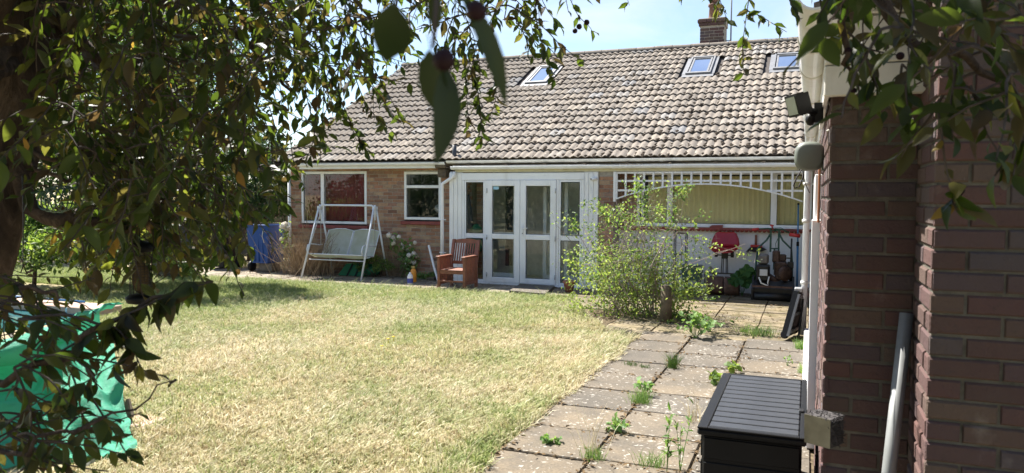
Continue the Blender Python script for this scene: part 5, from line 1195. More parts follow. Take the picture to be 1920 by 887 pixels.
# ================================================================== the plum tree over the camera
tree = thing('plum_tree', tuple(at(-150, 1330, 2.7)), 'dark leaved plum tree framing the view, its trunk at far left', 'tree')
tree.location.z = 0; ORG[tree.name] = Matrix.Translation(tree.location)
def PT(*a): return np.array(at(*a))
trunk_c = curve_pts([PT(-190, 1340, 2.7), PT(-150, 950, 2.7), PT(-88, 640, 2.7), PT(-22, 420, 2.7), PT(28, 220, 2.75), PT(52, 20, 2.8), PT(80, -160, 2.85), PT(160, -420, 2.9)], 40)
b = MB(); k = 26; vs = []
rad = np.interp(np.linspace(0, 1, 41), [0, .08, .3, .5, .62, .75, .88, 1], [.19, .145, .115, .10, .115, .13, .12, .07])
for i, p in enumerate(trunk_c):
    t_ = unit(np.gradient(trunk_c, axis=0)[i]); x_ = unit(np.cross(t_, (0,1,0.1))); y_ = np.cross(t_, x_)
    for j in range(k):
        a = 2*math.pi*j/k; rr = rad[i]*(1 + .07*math.sin(3*a + i*.25) + .05*math.sin(7*a - i*.4) + .035*math.sin(13*a + i*1.3) + random.uniform(-.03, .03)); vs.append(p + (x_*math.cos(a) + y_*math.sin(a))*rr)
b.smooth = True; b.add(vs, [(i*k+j, i*k+(j+1) % k, (i+1)*k+(j+1) % k, (i+1)*k+j) for i in range(40) for j in range(k)])
b.build('trunk', M['bark'], tree)
skel = []
def limb(ctrl, r0, r1, n=18, name='branch'):
    P = curve_pts(ctrl, n); P[1:-1] += rng.normal(size=(n-1, 3))*.008
    rs = np.linspace(r0, r1, n+1); b = MB(); b.tube([Vector(p) for p in P], list(rs), 8); b.build(name, M['bark'], tree); skel.extend(P); return P
T0 = trunk_c[30]; T1 = trunk_c[36]; T2 = trunk_c[22]; T3 = trunk_c[16]
limb([T2, PT(60, 392, 2.62), PT(140, 408, 2.6), PT(205, 410, 2.7), PT(265, 378, 2.8), PT(340, 372, 2.9), PT(430, 420, 3.0)], .032, .008)
limb([trunk_c[26], PT(-40, 160, 2.3), PT(20, 100, 2.45), PT(75, 62, 2.55)], .03, .012)
limb([T0, PT(180, 110, 2.8), PT(300, 190, 3.0), PT(420, 260, 3.2), PT(500, 330, 3.3)], .03, .005)
limb([T0, PT(200, -20, 2.9), PT(350, 20, 3.1), PT(480, 90, 3.2), PT(545, 170, 3.3)], .035, .006)
limb([T1, PT(300, -110, 2.9), PT(600, -130, 2.9), PT(850, -120, 3.0), PT(1050, -60, 3.1), PT(1180, -60, 3.3)], .05, .008)
limb([T1, PT(400, -300, 2.7), PT(800, -360, 2.4), PT(1150, -300, 2.4), PT(1400, -130, 2.6), PT(1480, -40, 2.7)], .05, .006)
limb([trunk_c[38], PT(500, -700, 2.3), PT(1100, -800, 1.9), PT(1600, -500, 1.6), PT(1850, -200, 1.5), PT(1990, 60, 1.5)], .05, .007)
limb([PT(1600, -500, 1.6), PT(1640, -200, 1.55), PT(1655, -20, 1.5), PT(1700, 70, 1.45), PT(1830, 120, 1.45), PT(1920, 210, 1.4)], .022, .004)
limb([PT(1600, -500, 1.6), PT(1560, -220, 1.65), PT(1570, -20, 1.6), PT(1585, 70, 1.6), PT(1600, 150, 1.62)], .018, .003)
limb([T3, PT(-60, 640, 2.1), PT(-20, 720, 1.75), PT(80, 680, 1.6), PT(190, 610, 1.6), PT(320, 550, 1.65), PT(400, 528, 1.7)], .013, .0025)
limb([T3, PT(-120, 800, 1.8), PT(-20, 850, 1.5), PT(100, 820, 1.45), PT(230, 770, 1.5), PT(330, 712, 1.55)], .008, .0012)
limb([PT(-60, 640, 2.1), PT(-40, 560, 1.9), PT(40, 540, 1.7), PT(110, 560, 1.65)], .012, .003)
limb([T2, PT(110, 335, 2.5), PT(200, 322, 2.7), PT(300, 316, 2.9), PT(400, 330, 3.1)], .008, .003)
limb([T2, PT(90, 300, 2.55), PT(150, 268, 2.7), PT(260, 300, 3.0), PT(360, 345, 3.2)], .010, .003)
canopy = limb([trunk_c[40], np.array((-1.6, 2.0, 3.5)), np.array((-.6, 2.2, 3.7)), np.array((.6, 2.4, 3.6)), np.array((1.4, 2.6, 3.3))], .05, .01)
limb([np.array((-1.6, 2.0, 3.5)), np.array((-2.2, 3.4, 4.0)), np.array((-1.6, 4.6, 4.4))], .03, .008)
SK = [np.array(skel)]
tw = Twigs(); LP, LA, LN, LL = [], [], [], []
def shoot(start, d, length, nl, ll, droop=.5, connect=True, spread=1.0, r=.0028):
    """one leafy twig; it is tied back to the nearest wood"""
    start = np.asarray(start, float); d = unit(np.asarray(d, float))
    if connect:
        K = np.concatenate(SK) if len(SK) > 1 else SK[0]
        dd = np.linalg.norm(K - start, axis=1) + np.maximum(0, start[2] - K[:,2])*.8; j = int(np.argmin(dd)); a = K[j]; dist = np.linalg.norm(a - start)
        if dist > .03:
            mid = (a + start)/2 + np.array((0,0,.10))*dist + rng.normal(size=3)*.05*dist
            n_ = max(4, int(dist/.07)); P = curve_pts([a, mid, start], n_); tw.add(P, r*1.0 + .0016*min(dist, 2), r, 4)
            SK.append(P[1:])
            if len(SK) > 40: SK[:] = [np.concatenate(SK)]
    n_ = 6; P = [start]
    for i in range(n_):
        d = unit(d + np.array((0,0,-1))*droop/n_ + rng.normal(size=3)*.10); P.append(P[-1] + d*length/n_)
    P = np.array(P); tw.add(P, r, r*.45, 4); SK.append(P[1:4])
    T = unit(np.gradient(P, axis=0))
    for q in range(nl):
        f = (q + rng.uniform(.2, 1))/nl; i = min(int(f*n_), n_-1); p = P[i] + (P[i+1]-P[i])*(f*n_-i)
        out = unit(np.cross(T[i], rng.normal(size=3)))
        ax = unit(T[i]*.55 + out*.75*spread + np.array((0,0,-.38)) + rng.normal(size=3)*.2)
        nn = unit(np.array((0,0,.8)) + out*.4 + rng.normal(size=3)*.55)
        LP.append(p); LA.append(ax); LN.append(nn); LL.append(ll*rng.uniform(.45, 1.25))
def inpoly(x, y, P):
    c = False; n = len(P)
    for i in range(n):
        x1, y1 = P[i]; x2, y2 = P[(i+1) % n]
        if (y1 > y) != (y2 > y) and x < (x2-x1)*(y-y1)/(y2-y1) + x1: c = not c
    return c
def region(P, d0, d1, n, length, nl, ll, dirn=(.1,0,-.7), jit=.75, droop=.2):
    xs = [p[0] for p in P]; ys = [p[1] for p in P]; k = 0; pts = []
    while k < n:
        x, y = random.uniform(min(xs), max(xs)), random.uniform(min(ys), max(ys))
        if inpoly(x, y, P): pts.append((x, y, random.uniform(d0, d1))); k += 1
    pts.sort(key=lambda q: q[1])
    for q in pts: shoot(PT(*q), np.array(dirn) + rng.normal(size=3)*jit, length*random.uniform(.6, 1.3), nl, ll, droop)
def strand(pxs, n_leaf, ll, r=.003):
    """a long hanging shoot through given places"""
    P = curve_pts([PT(*q) for q in pxs], 14); tw.add(P, r, r*.4, 4); SK.append(P)
    K = np.concatenate(SK); 
    for q in range(n_leaf):
        f = (q + random.random())/n_leaf*13.9; i = int(f); p = P[i] + (P[i+1]-P[i])*(f-i); out = unit(rng.normal(size=3))
        LP.append(p); LA.append(unit(out*.8 + np.array((0,0,-.7)))); LN.append(unit(np.array((0,0,.6)) + rng.normal(size=3)*.7)); LL.append(ll*random.uniform(.65, 1.15))
# left mass
region([(60,-120),(500,-120),(520,20),(490,180),(430,300),(330,360),(240,430),(120,330),(90,150)], 2.0, 4.0, 430, .30, 12, .064)
region([(110,380),(330,330),(420,330),(440,400),(330,440),(150,440)], 2.4, 3.6, 75, .25, 9, .066, (.3,.2,-.8))
region([(470,230),(520,240),(560,270),(540,310),(480,330)], 2.8, 3.4, 9, .2, 8, .055)
# top middle
region([(480,-120),(700,-120),(700,40),(660,140),(600,170),(540,110),(490,120)], 2.4, 3.5, 105, .28, 10, .056)
region([(700,-120),(1030,-120),(1010,10),(960,50),(880,70),(800,40),(720,60)], 2.4, 3.4, 70, .26, 10, .054)
for pts_, nl in (([(560,110,3.0),(575,180,3.0),(590,270,3.0),(560,300,3.0)], 26), ([(620,130,2.9),(640,190,2.9),(668,250,2.9),(690,285,2.9)], 34), ([(660,130,3.0),(690,200,3.0),(740,250,3.0)], 20), ([(640,150,3.1),(610,210,3.1),(600,250,3.1)], 20), ([(690,110,2.9),(730,180,2.9),(760,240,2.95)], 16),
                 ([(880,50,2.8),(890,130,2.8),(900,200,2.8),(905,270,2.8)], 34), ([(905,60,2.9),(925,120,2.9),(930,180,2.9),(915,230,2.9)], 26), ([(870,90,2.8),(875,180,2.8),(880,250,2.8)], 18), ([(1000,-20,2.9),(1010,60,2.9),(1030,120,2.9),(1040,150,2.9)], 22), ([(960,20,2.9),(985,70,2.9),(1000,110,2.9)], 16),
                 ([(500,120,3.1),(520,200,3.1),(540,250,3.1)], 14), ([(505,200,3.3),(525,270,3.3),(545,340,3.3)], 26), ([(510,240,3.3),(500,310,3.3),(530,350,3.3)], 18)):
    strand(pts_, nl, .056)
# sparse ones over the roof
for pts_, nl, ll in (([(1040,-80,3.1),(1070,0,3.1),(1085,30,3.1),(1105,50,3.1),(1112,62,3.1)], 8, .052), ([(1165,-80,3.2),(1172,-20,3.2),(1180,10,3.2)], 8, .055), ([(1300,-90,3.0),(1310,-40,3.0),(1335,0,3.0),(1350,25,3.0)], 12, .05), ([(1330,-80,3.0),(1350,0,3.0),(1365,40,3.0)], 14, .05),
                     ([(1400,-90,2.7),(1405,-20,2.7),(1398,40,2.7),(1392,90,2.7),(1395,140,2.7)], 30, .048), ([(1400,20,2.7),(1425,30,2.7),(1450,45,2.7),(1475,60,2.7)], 10, .05), ([(1460,-60,2.3),(1480,0,2.3),(1500,40,2.3)], 8, .06), ([(1290,-70,2.9),(1280,-30,2.9),(1285,-8,2.9)], 5, .05)):
    strand(pts_, nl, ll, .0025)
# right, nearer leaves
region([(1540,-140),(1920,-140),(1960,60),(1930,170),(1830,160),(1730,120),(1660,90),(1600,20)], 1.15, 1.7, 40, .20, 7, .060)
region([(1650,60),(1830,100),(1900,180),(1760,190),(1680,150)], 1.25, 1.6, 8, .12, 6, .064)
for pts_, nl, ll in (([(1755,190,1.4),(1765,250,1.4),(1775,320,1.4),(1790,365,1.4)], 4, .05), ([(1788,355,1.4),(1785,375,1.4),(1795,395,1.4)], 9, .062), ([(1940,150,1.4),(1915,240,1.4),(1885,300,1.4),(1865,330,1.4)], 10, .062), ([(1940,230,1.35),(1910,280,1.35),(1900,330,1.35)], 6, .062),
                     ([(1560,-60,1.65),(1575,20,1.65),(1590,80,1.65),(1600,140,1.65)], 12, .06), ([(1590,60,1.6),(1625,90,1.6),(1690,105,1.55)], 8, .06), ([(1530,-40,1.7),(1545,40,1.7),(1550,90,1.7)], 7, .065), ([(1620,100,1.55),(1640,150,1.55),(1650,190,1.55)], 10, .065), ([(1600,130,1.6),(1610,165,1.6),(1608,185,1.6)], 6, .05)):
    strand(pts_, nl, ll)
# lower left
region([(-80,560),(70,560),(130,640),(170,740),(150,860),(-80,900)], 1.4, 1.9, 34, .20, 8, .047, (.7,.3,-.3), .5, .4)
region([(-60,470),(60,500),(60,560),(-60,600)], 1.6, 2.2, 14, .22, 8, .052, (.7,.2,-.2), .5)
strand([(190,612,1.6),(260,580,1.62),(330,548,1.65),(400,528,1.7)], 30, .066)
strand([(60,690,1.6),(130,650,1.6),(200,610,1.6),(240,640,1.6),(265,690,1.6)], 28, .070)
strand([(330,712,1.55),(322,718,1.55),(315,722,1.55)], 2, .02)
for q in ((60,740),(120,800),(170,690)): strand([(q[0]-90,q[1]+90,1.5),(q[0],q[1]+20,1.5),(q[0]+70,q[1]-20,1.5)], 7, .06, .002)
# unseen canopy above and behind the frame, thickened to shade the garage and leaves
k_ = 0
while k_ < 900:
    p = np.array((random.uniform(-7.0, 3.4), random.uniform(-4.5, 4.2), random.uniform(2.3, 4.8)))
    if random.random() < .3: p[1] = random.uniform(-5.0, -2.5); p[2] = random.uniform(1.0, 3.8)
    if p[0] > -.9 and p[1] > 2.9: continue
    bad = False
    for q in (p, p - np.array((0,0,.55)), p + np.array((.3,0,-.2)), p + np.array((-.3,0,-.2)), p + np.array((0,.35,-.2))):
        x_, y_, d_ = proj(q)
        if d_ > -.2 and (d_ < .3 or (-90 < x_ < 2010 and -60 < y_ < 960)): bad = True
    if bad: continue
    k_ += 1; shoot(p, np.array((0,0,-.4)) + rng.normal(size=3)*.8, .42, 12, .165, .4, connect=False)
for c_, sp_, n_ in (((-.85,.80,3.05), (.45,.35,.25), 46), ((-3.05,1.5,3.0), (1.0,.9,.5), 230), ((-2.3,1.0,2.75), (.5,.45,.3), 110), ((-.45,2.0,3.35), (.7,.6,.35), 80)):  # extra unseen leaf clusters, added only to keep sun off the visible leaves
    k_ = 0
    while k_ < n_:
        p = np.array(c_) + rng.normal(size=3)*np.array(sp_)*.6; k_ += 1
        if any((lambda t_: t_[2] > -.2 and (t_[2] < .3 or (-60 < t_[0] < 1980 and -40 < t_[1] < 930)))(proj(q)) for q in (p, p - np.array((0,0,.5)))): continue
        shoot(p, np.array((0,0,-.3)) + rng.normal(size=3)*.9, .35, 12, .15, .4, connect=False)
# two shoots hang right before the lens
def near(px, py, d, px2, py2, d2, w=1.0, n=(0,0,1)):
    a, b_ = PT(px, py, d), PT(px2, py2, d2); NEAR.append((a, b_, w, n))
NEAR = []
near(738, 5, .45, 722, 122, .46, 1.25, tuple(-np.array(FW) + np.array((.3,0,.2))))
near(806, 92, .44, 818, 226, .45, 1.0, tuple(-np.array(FW) + np.array((-.5,0,.1))))
near(836, 118, .44, 826, 305, .43, .6, tuple(-np.array(FW) + np.array((.9,0,.1))))
near(865, -10, .43, 978, 190, .45, .45, tuple(-np.array(FW) + np.array((.8,.2,.3))))
near(818, -20, .45, 812, 62, .46, .8, tuple(-np.array(FW) + np.array((-.2,.2,.3))))
tw.add(curve_pts([PT(840, -400, .9), PT(830, -160, .5), PT(820, -20, .45), PT(812, 90, .44)], 12), .003, .0012, 5)
tw.add(curve_pts([PT(830, -160, .5), PT(780, -60, .46), PT(740, 5, .45)], 8), .002, .001, 5); tw.add(curve_pts([PT(830, -160, .5), PT(855, -60, .45), PT(865, -8, .43)], 8), .002, .001, 5)
LP = np.array(LP); LA = np.array(LA); LN = np.array(LN); LL = np.array(LL)
tw.build('twigs', M['twig'], tree, kind='stuff')
v = LP - np.array(CAM); dep = v @ np.array(FW); sx = 960 + FPX*(v @ np.array(RT))/np.maximum(dep, .05); sy = 443.5 - FPX*(v @ np.array(UP))/np.maximum(dep, .05)
inside = (dep > .1) & (sx > -20) & (sx < 1940) & (sy > -20) & (sy < 900)
score = np.where(inside, LL/np.maximum(dep, .05), -1); order = np.argsort(-score); top = order[:292]; rest_i = order[292:]
LEAF = [fine_leaf(k, M['plum_leaf']) for k in range(6)]
NLEAF = [fine_leaf(k, M['dark_leaf']) for k in (1, 3, 4)]
X_, Y_, Z_ = frames(LA, LN)
for c_, i in enumerate(top):
    s_ = LL[i]; inst('leaf', LEAF[c_ % 6], tree, mtx(LP[i], Vector(X_[i])*s_, Vector(Y_[i])*s_, Vector(Z_[i])*s_))
for c_, (a, b_, w_, n_) in enumerate(NEAR):
    l_ = np.linalg.norm(b_ - a); x_, y_, z_ = frames((b_ - a)[None], np.array(n_, float)[None]); inst('leaf', NLEAF[c_ % 3], tree, mtx(a, Vector(x_[0])*l_*w_*1.15, Vector(y_[0])*l_, Vector(z_[0])*l_*w_))
V, F, tn_ = leaf_cloud(LP[rest_i], LA[rest_i], LN[rest_i], LL[rest_i])
npmesh('foliage', V, F, M['plum_leaf'], tree, {'tint': tn_}, kind='stuff')
for px, py, d, r in ((832, 112, .43, .0068), (893, 20, .43, .006), (1545, 40, 1.65, .008), (1590, 95, 1.6, .008), (1795, 355, 1.4, .013), (1688, 105, 1.5, .008), (1600, 170, 1.6, .007), (1086, 50, 3.1, .012), (1100, 42, 3.1, .012), (1078, 58, 3.1, .011)):
    b = MB(); b.blob(at(px, py, d), r, 10, .05); b.build('fruit', M['berry'], tree)

# ---- hanging feeders
bf_ = thing('bird_feeder', tuple(at(263, 510, 2.6)), 'hanging wire mesh bird feeder with dark domed cap and tray', 'bird feeder')
fcn = at(263, 510, 2.6); pz = 2.6/FPX
ztop_, zbot_ = fcn.z + 45*pz, fcn.z - 42*pz; rad_ = 19*pz
b = MB(); b.lathe((fcn.x, fcn.y, ztop_), [(.046, -.012), (.050, 0), (.042, .014), (.02, .024), (.006, .028)], 18); b.cyl((fcn.x, fcn.y, ztop_ + .02), (fcn.x, fcn.y, ztop_ + .3), .0015, 5); b.build('cap', M['black_plastic'], bf_)
b = MB()
for i in range(18): a = 2*math.pi*i/18; b.cyl((fcn.x + rad_*math.cos(a), fcn.y + rad_*math.sin(a), zbot_), (fcn.x + rad_*math.cos(a), fcn.y + rad_*math.sin(a), ztop_), .0007, 4)
for i in range(17):
    z_ = zbot_ + (ztop_-zbot_)*(i+.5)/17; b.tube([(fcn.x + rad_*math.cos(2*math.pi*j/14), fcn.y + rad_*math.sin(2*math.pi*j/14), z_) for j in range(15)], .0007, 4, False)
b.build('wire_mesh', M['black_metal'], bf_)
b = MB(); b.lathe((fcn.x, fcn.y, zbot_ - .022), [(.02, -.012), (.045, -.006), (.05, .012), (.044, .016), (.036, .022)], 18); b.build('tray', M['black_plastic'], bf_)
b = MB(); b.blob((fcn.x, fcn.y, zbot_ + .06), (rad_*.8, rad_*.8, .06), 10, .05); b.build('seed', M['litter'], bf_)
cl_ = thing('wire_coil', tuple(at(110, 372, 2.35)), 'dark green wire coil hung beside the trunk', 'coil')
cA, cB = at(77, 378, 2.3), at(133, 370, 2.4); b = MB(); pts = []; dA = (cB - cA); e1 = Vector((0,0,1)); e2 = dA.normalized().cross(e1).normalized()
for i in range(6*16+1):
    t_ = i/96; a = t_*6*2*math.pi; pts.append(cA + dA*t_ + (e1*math.cos(a) + e2*math.sin(a))*(.022 + .02*math.sin(t_*2.6)))
b.tube(pts, .0022, 5); b.tube([cA - dA*.3 + Vector((0,0,.03)), cB + dA*.3 + Vector((0,0,.03))], .002, 5); b.build('coil_wire', M['green_paint'], cl_)
b = MB(); b.tube([at(42, 330, 2.45), at(44, 400, 2.44), at(43, 500, 2.44)], .002, 5); tag(b.build('hanging_wire', M['black_metal']), 'thin wire hanging down beside the tree trunk', 'wire')

# ================================================================== shrubs and trees beyond the lawn
def bush(name, c, rx, ry, rz, n, ll, mat, label, cat, clumps=40, trunk=None, hang=.0, group=None, small=True, fill=.35, parent_mat='bark'):
    c = Vector(c); root = thing(name, (c.x, c.y, 0), label, cat, group)
    d = rvec(clumps); rr = rng.uniform(.5, 1.0, clumps)**.5; d[:,2] = np.abs(d[:,2])*.98 - .45*rng.random(clumps)
    cen = np.array((c.x, c.y, c.z)) + d*rr[:,None]*np.array((rx, ry, rz))
    k = rng.integers(0, clumps, n); sz = (np.array((rx, ry, rz))*fill)*rng.uniform(.5, 1.1, clumps)[:,None]
    g_ = rvec(n)*rng.uniform(.3, 1, n)[:,None]; pos = cen[k] + g_*sz[k]; pos[:,2] = np.maximum(pos[:,2], .05)
    out = unit(pos - np.array((c.x, c.y, c.z - rz*.3))); ax = unit(out*.6 + rvec(n)*.8 + np.array((0,0,-hang))); nn = unit(np.array((0,0,.7)) + out*.5 + rvec(n)*.7)
    V, F, tn_ = leaf_cloud(pos, ax, nn, ll*rng.uniform(.6, 1.25, n), 1.0, small)
    npmesh('crown', V, F, mat, root, {'tint': tn_})
    t_ = Twigs(); base_ = np.array((c.x, c.y, 0.0))
    if trunk: b = MB(); b.tube([(c.x, c.y, 0), (c.x + .05, c.y, c.z*.5), (c.x - .04, c.y, c.z)], [trunk, trunk*.8, trunk*.5], 10); b.build('trunk', M[parent_mat], root)
    for q in cen[::2]:
        s_ = base_ + np.array((rng.normal()*.1*rx, rng.normal()*.1*ry, 0 if not trunk else c.z*rng.uniform(.3, .8))); t_.add(curve_pts([s_, (s_+q)/2 + rng.normal(size=3)*.1, q], 6), max(.012, (trunk or .03)*.3), .005, 4)
    t_.build('branches', M[parent_mat], root); return root
def gpt(px, py): return onZ(px, py, 0)
q = gpt(430, 497); bush('evergreen_shrub', (q.x - .2, q.y + 1.0, 1.7), 1.7, 1.2, 1.85, 15000, .10, M['conifer_leaf'], 'dense dark evergreen shrub between the bins and the house', 'shrub', 70, .1, .5)
bush('lime_shrub', (onY(508, 350, 20).x, 20, 1.35), 1.0, .8, 1.1, 4500, .09, M['lime_leaf'], 'pale green shrub behind the fence left of the house', 'shrub', 40, .05)
q = gpt(115, 556); bush('bright_shrub', (q.x - .3, q.y + .8, .8), 1.5, 1.0, .95, 8000, .10, M['lime_leaf'], 'bright leafy shrub beyond the pool at far left', 'shrub', 50, .04)
q = gpt(15, 556); bush('low_shrub', (q.x - .6, q.y + .9, .75), 1.3, .9, .8, 5000, .10, M['hedge_leaf'], 'mid green low shrub behind the pool at the left edge', 'shrub', 40, .04)
q = gpt(235, 548); bush('grey_shrub', (q.x - .1, q.y + .6, .5), 1.0, .6, .55, 4000, .08, M['rose_leaf'], 'grey green low shrub right of the bright shrub', 'shrub', 30, .03)
bush('lawn_tree', (-12.6, 12.0, 4.9), 1.9, 1.6, 1.5, 9000, .11, M['hedge_leaf'], 'slender tree with a high crown by the left end of the path', 'tree', 45, .09)
bush('boundary_hedge', (-22.5, 16.6, 1.4), 8.0, 1.2, 2.3, 17000, .15, M['conifer_leaf'], 'long dark boundary hedge behind the pool shrubs at left', 'hedge', 90, .06)
bush('hedge_tree', (-21.5, 14.5, 3.2), 3.2, 2.2, 3.8, 19000, .15, M['hedge_leaf'], 'broad green tree behind the pool at far left', 'tree', 70, .18)
bush('hedge_tree', (-20.5, 18.5, 4.4), 2.7, 2.0, 4.6, 19000, .15, M['hedge_leaf'], 'tall green tree behind the dark wheelie bins', 'tree', 70, .18)
bush('hedge_tree', (-21.5, 22.5, 4.6), 2.5, 2.0, 4.9, 16000, .15, M['conifer_leaf'], 'dark tall tree rising above the evergreen shrub', 'tree', 60, .18)
bush('hedge_tree', (-28.5, 19, 5.6), 4.2, 3.0, 6.0, 18000, .19, M['hedge_leaf'], 'large tree behind the plum trunk at the left edge', 'tree', 70, .25)
# the garden's own hedge behind the photographer, seen only in the window panes
hd = []
n = 26000; pos = np.stack([rng.uniform(-26, 8, n), -9 + rng.normal(size=n)*.8, rng.random(n)**.8*3.6], 1); pos[:,2] *= .8 + .2*np.sin(pos[:,0]*1.3) + .1*np.sin(pos[:,0]*3.1)
V, F, tn_ = leaf_cloud(pos, rvec(n), unit(rvec(n) + np.array((0,.5,.6))), .22*rng.uniform(.6, 1.3, n), 1.2, True)
npmesh('garden_hedge', V, F, M['conifer_leaf'], None, {'tint': tn_}, kind='stuff', label='tall green garden hedge mirrored in the window panes')

# ---- the rambling shrub before the porch
rb_ = onZ(1195, 592, 0); root = thing('rambling_shrub', (rb_.x, rb_.y, 0), 'sprawling half bare rambling shrub before the porch', 'shrub')
t_ = Twigs(); ends = []; bx, by = rb_.x, rb_.y
pxm = (rb_ - CAM).dot(FW)/FPX
for i in range(46):
    bpx = random.uniform(-60, 60)*pxm; s_ = np.array((bx + bpx, by + random.uniform(-.25,.25), 0))
    tx = random.gauss(0, 1)*62*pxm; th = random.uniform(.5, 1.75) if abs(tx) < .5 else random.uniform(.4, 1.3)
    e = np.array((bx + tx + bpx*.4, by + random.uniform(-.5,.5), th)); md = (s_ + e)/2 + np.array((rng.normal()*.12, rng.normal()*.1, .12)); P = curve_pts([s_, md, e], 10); t_.add(P, .009, .003, 5)
    for k in range(7):
        a = P[random.randint(3, 10)]; e2 = a + rng.normal(size=3)*np.array((.22,.16,.16)); t_.add(curve_pts([a, (a+e2)/2 + rng.normal(size=3)*.03, e2], 5), .003, .0012, 3); ends.append((e2, a))
        for k2 in range(2): e3 = e2 + rng.normal(size=3)*.10; t_.add(np.array([e2, (e2+e3)/2 + rng.normal(size=3)*.01, e3]), .0015, .0008, 3); ends.append((e3, e2))
# long arching shoots to left and right
for pts_ in ([(1165,580,9.9),(1120,500,9.9),(1085,440,9.9),(1065,415,9.9)], [(1170,590,10),(1110,520,10),(1062,480,10)], [(1180,560,10.2),(1130,470,10.2),(1120,420,10.2)], [(1250,520,10.4),(1290,450,10.4),(1330,458,10.4),(1400,478,10.4)], [(1220,500,10.2),(1255,430,10.2),(1262,380,10.2),(1290,352,10.2)], [(1200,520,10.2),(1210,430,10.2),(1205,365,10.2),(1195,350,10.2)], [(1190,500,10.3),(1160,430,10.3),(1130,395,10.3),(1100,388,10.3)], [(1240,520,10.3),(1280,540,10.3),(1320,545,10.3)]):
    P = curve_pts([PT(*q) for q in pts_], 14); t_.add(P, .006, .002, 5)
    for k in range(3, 15):
        for _ in range(5): ends.append((P[k] + rng.normal(size=3)*.04, P[k]))
t_.build('stems', M['grey_twig'], root)
E_ = np.array([e for e, a in ends]); low = E_[:,2]
keep = rng.random(len(E_)) < np.where(low < .75, .8, np.where(low > 1.3, .7, .30))
pos = np.repeat(E_[keep], 6, 0) + rng.normal(size=(keep.sum()*6, 3))*.04
n2 = 3700; dn = np.stack([bx - 18*pxm + rng.normal(size=n2)*78*pxm, by - .1 + rng.normal(size=n2)*.25, rng.random(n2)**1.3*.95 + .04], 1); dn = dn[np.abs(dn[:,0]-bx) < 1.05]
pos = np.concatenate([pos, dn]); n = len(pos)
V, F, tn_ = leaf_cloud(pos, unit(rvec(n) + np.array((0,0,.15))), unit(rvec(n)*.8 + np.array((0,-.2,.8))), .046*rng.uniform(.6, 1.4, n), 1.25, True)
tn_ = np.clip(tn_*.55 + np.repeat(np.clip(pos[:,2]/1.7 - .1, 0, 1), 5)*.5, 0, .999)  # shade of the dense base put into the leaf tint, darker lower down
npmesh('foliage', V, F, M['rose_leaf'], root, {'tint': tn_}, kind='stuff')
q = onZ(1248, 606, 0); b = MB(); b.tube([(q.x, q.y, 0), (q.x + .01, q.y, .25), (q.x - .005, q.y, .52)], [.085, .075, .07], 12); tag(b.build('wooden_post', M['wood_dark']), 'short weathered wooden post in the right side of the sprawling shrub', 'post')

# ---- plants along the house wall
def stems(root, c, n, h, spread, mat, r=.003, top=1.0):
    t_ = Twigs(); out = []
    for i in range(n):
        s_ = np.array((c[0] + rng.normal()*spread*.35, c[1] + rng.normal()*spread*.2, .02)); e = s_ + np.array((rng.normal()*spread*.5, rng.normal()*spread*.3, h*rng.uniform(.5, 1)*top)); P = curve_pts([s_, (s_+e)/2 + rng.normal(size=3)*.04*h, e], 6); t_.add(P, r, r*.5, 4); out.append(e)
        if i % 2: q_ = P[4]; e2 = q_ + rng.normal(size=3)*np.array((.12,.1,.12)); t_.add(np.array([q_, (q_+e2)/2 + rng.normal(size=3)*.02, e2]), r*.6, r*.3, 3); out.append(e2)
    t_.build('stems', mat, root); return out
q = onZ(558, 517, .02); dr_ = thing('dry_shrub', (q.x, q.y + .25, 0), 'dry brown twiggy shrub at the left house corner', 'shrub')
stems(dr_, (q.x, q.y + .3), 330, .95, .75, M['stalk'], .005)
ends_ = stems(thing('bare_shrub', (q.x - .1, q.y + .3, 0), 'pale bare branched shrub rising beside the corner downpipe', 'shrub'), (q.x - .05, q.y + .35), 14, 1.7, .35, M['stalk'], .008)
def bloom_ball(c, r, mat, name, parent):
    b = MB(); c = np.array(c)
    for i in range(60):
        d = rvec(1)[0]; p = c + d*r*random.uniform(.75, 1); a = unit(np.cross(d, rvec(1)[0])); e = np.cross(d, a); s_ = r*.24
        b.add([p + a*s_, p + e*s_ + d*s_*.3, p - a*s_, p - e*s_ + d*s_*.3], [(0,1,2,3)])
    b.blob(c, r*.8, 8, .1); return b.build(name, mat, parent)
def flowering(name, label, px, py, blooms, r_px, leafpx, nleaf, mat):
    q = onZ(px, py, .02); root = thing(name, (q.x, q.y, 0), label, 'flowers'); d0 = (q - CAM).dot(FW); t_ = Twigs(); P_ = []
    for bx_, by_ in blooms:
        c = np.array(at(bx_, by_, d0 + random.uniform(-.15, .15))); s_ = np.array((q.x + rng.normal()*.08, q.y + rng.normal()*.08, .02)); P = curve_pts([s_, (s_+c)/2 + np.array((0,0,.08)), c], 8); t_.add(P, .005, .003, 4)
        bloom_ball(c, r_px*d0/FPX*random.uniform(.75, 1.2), M['petal'], 'bloom', root)
        for k in range(nleaf): P_.append(P[random.randint(3, 8)] + rng.normal(size=3)*.06)
    t_.build('stems', M['hedge_leaf'], root); P_ = np.array(P_); n = len(P_)
    V, F, tn_ = leaf_cloud(P_, unit(rvec(n) + np.array((0,0,-.2))), unit(rvec(n)*.6 + np.array((0,-.2,.9))), .10*rng.uniform(.6, 1.3, n), 1.3); npmesh('foliage', V, F, mat, root, {'tint': tn_}); return root
flowering('hydrangea', 'cream flowering hydrangea by the brick wall right of the swing', 765, 520, [(729,441),(737,447),(748,444),(737,456),(755,459),(762,468),(771,459),(778,455),(755,465),(767,479),(776,476),(781,479),(770,490),(776,492),(763,495),(757,485)], 5.2, 10, 16, M['weed_leaf'])
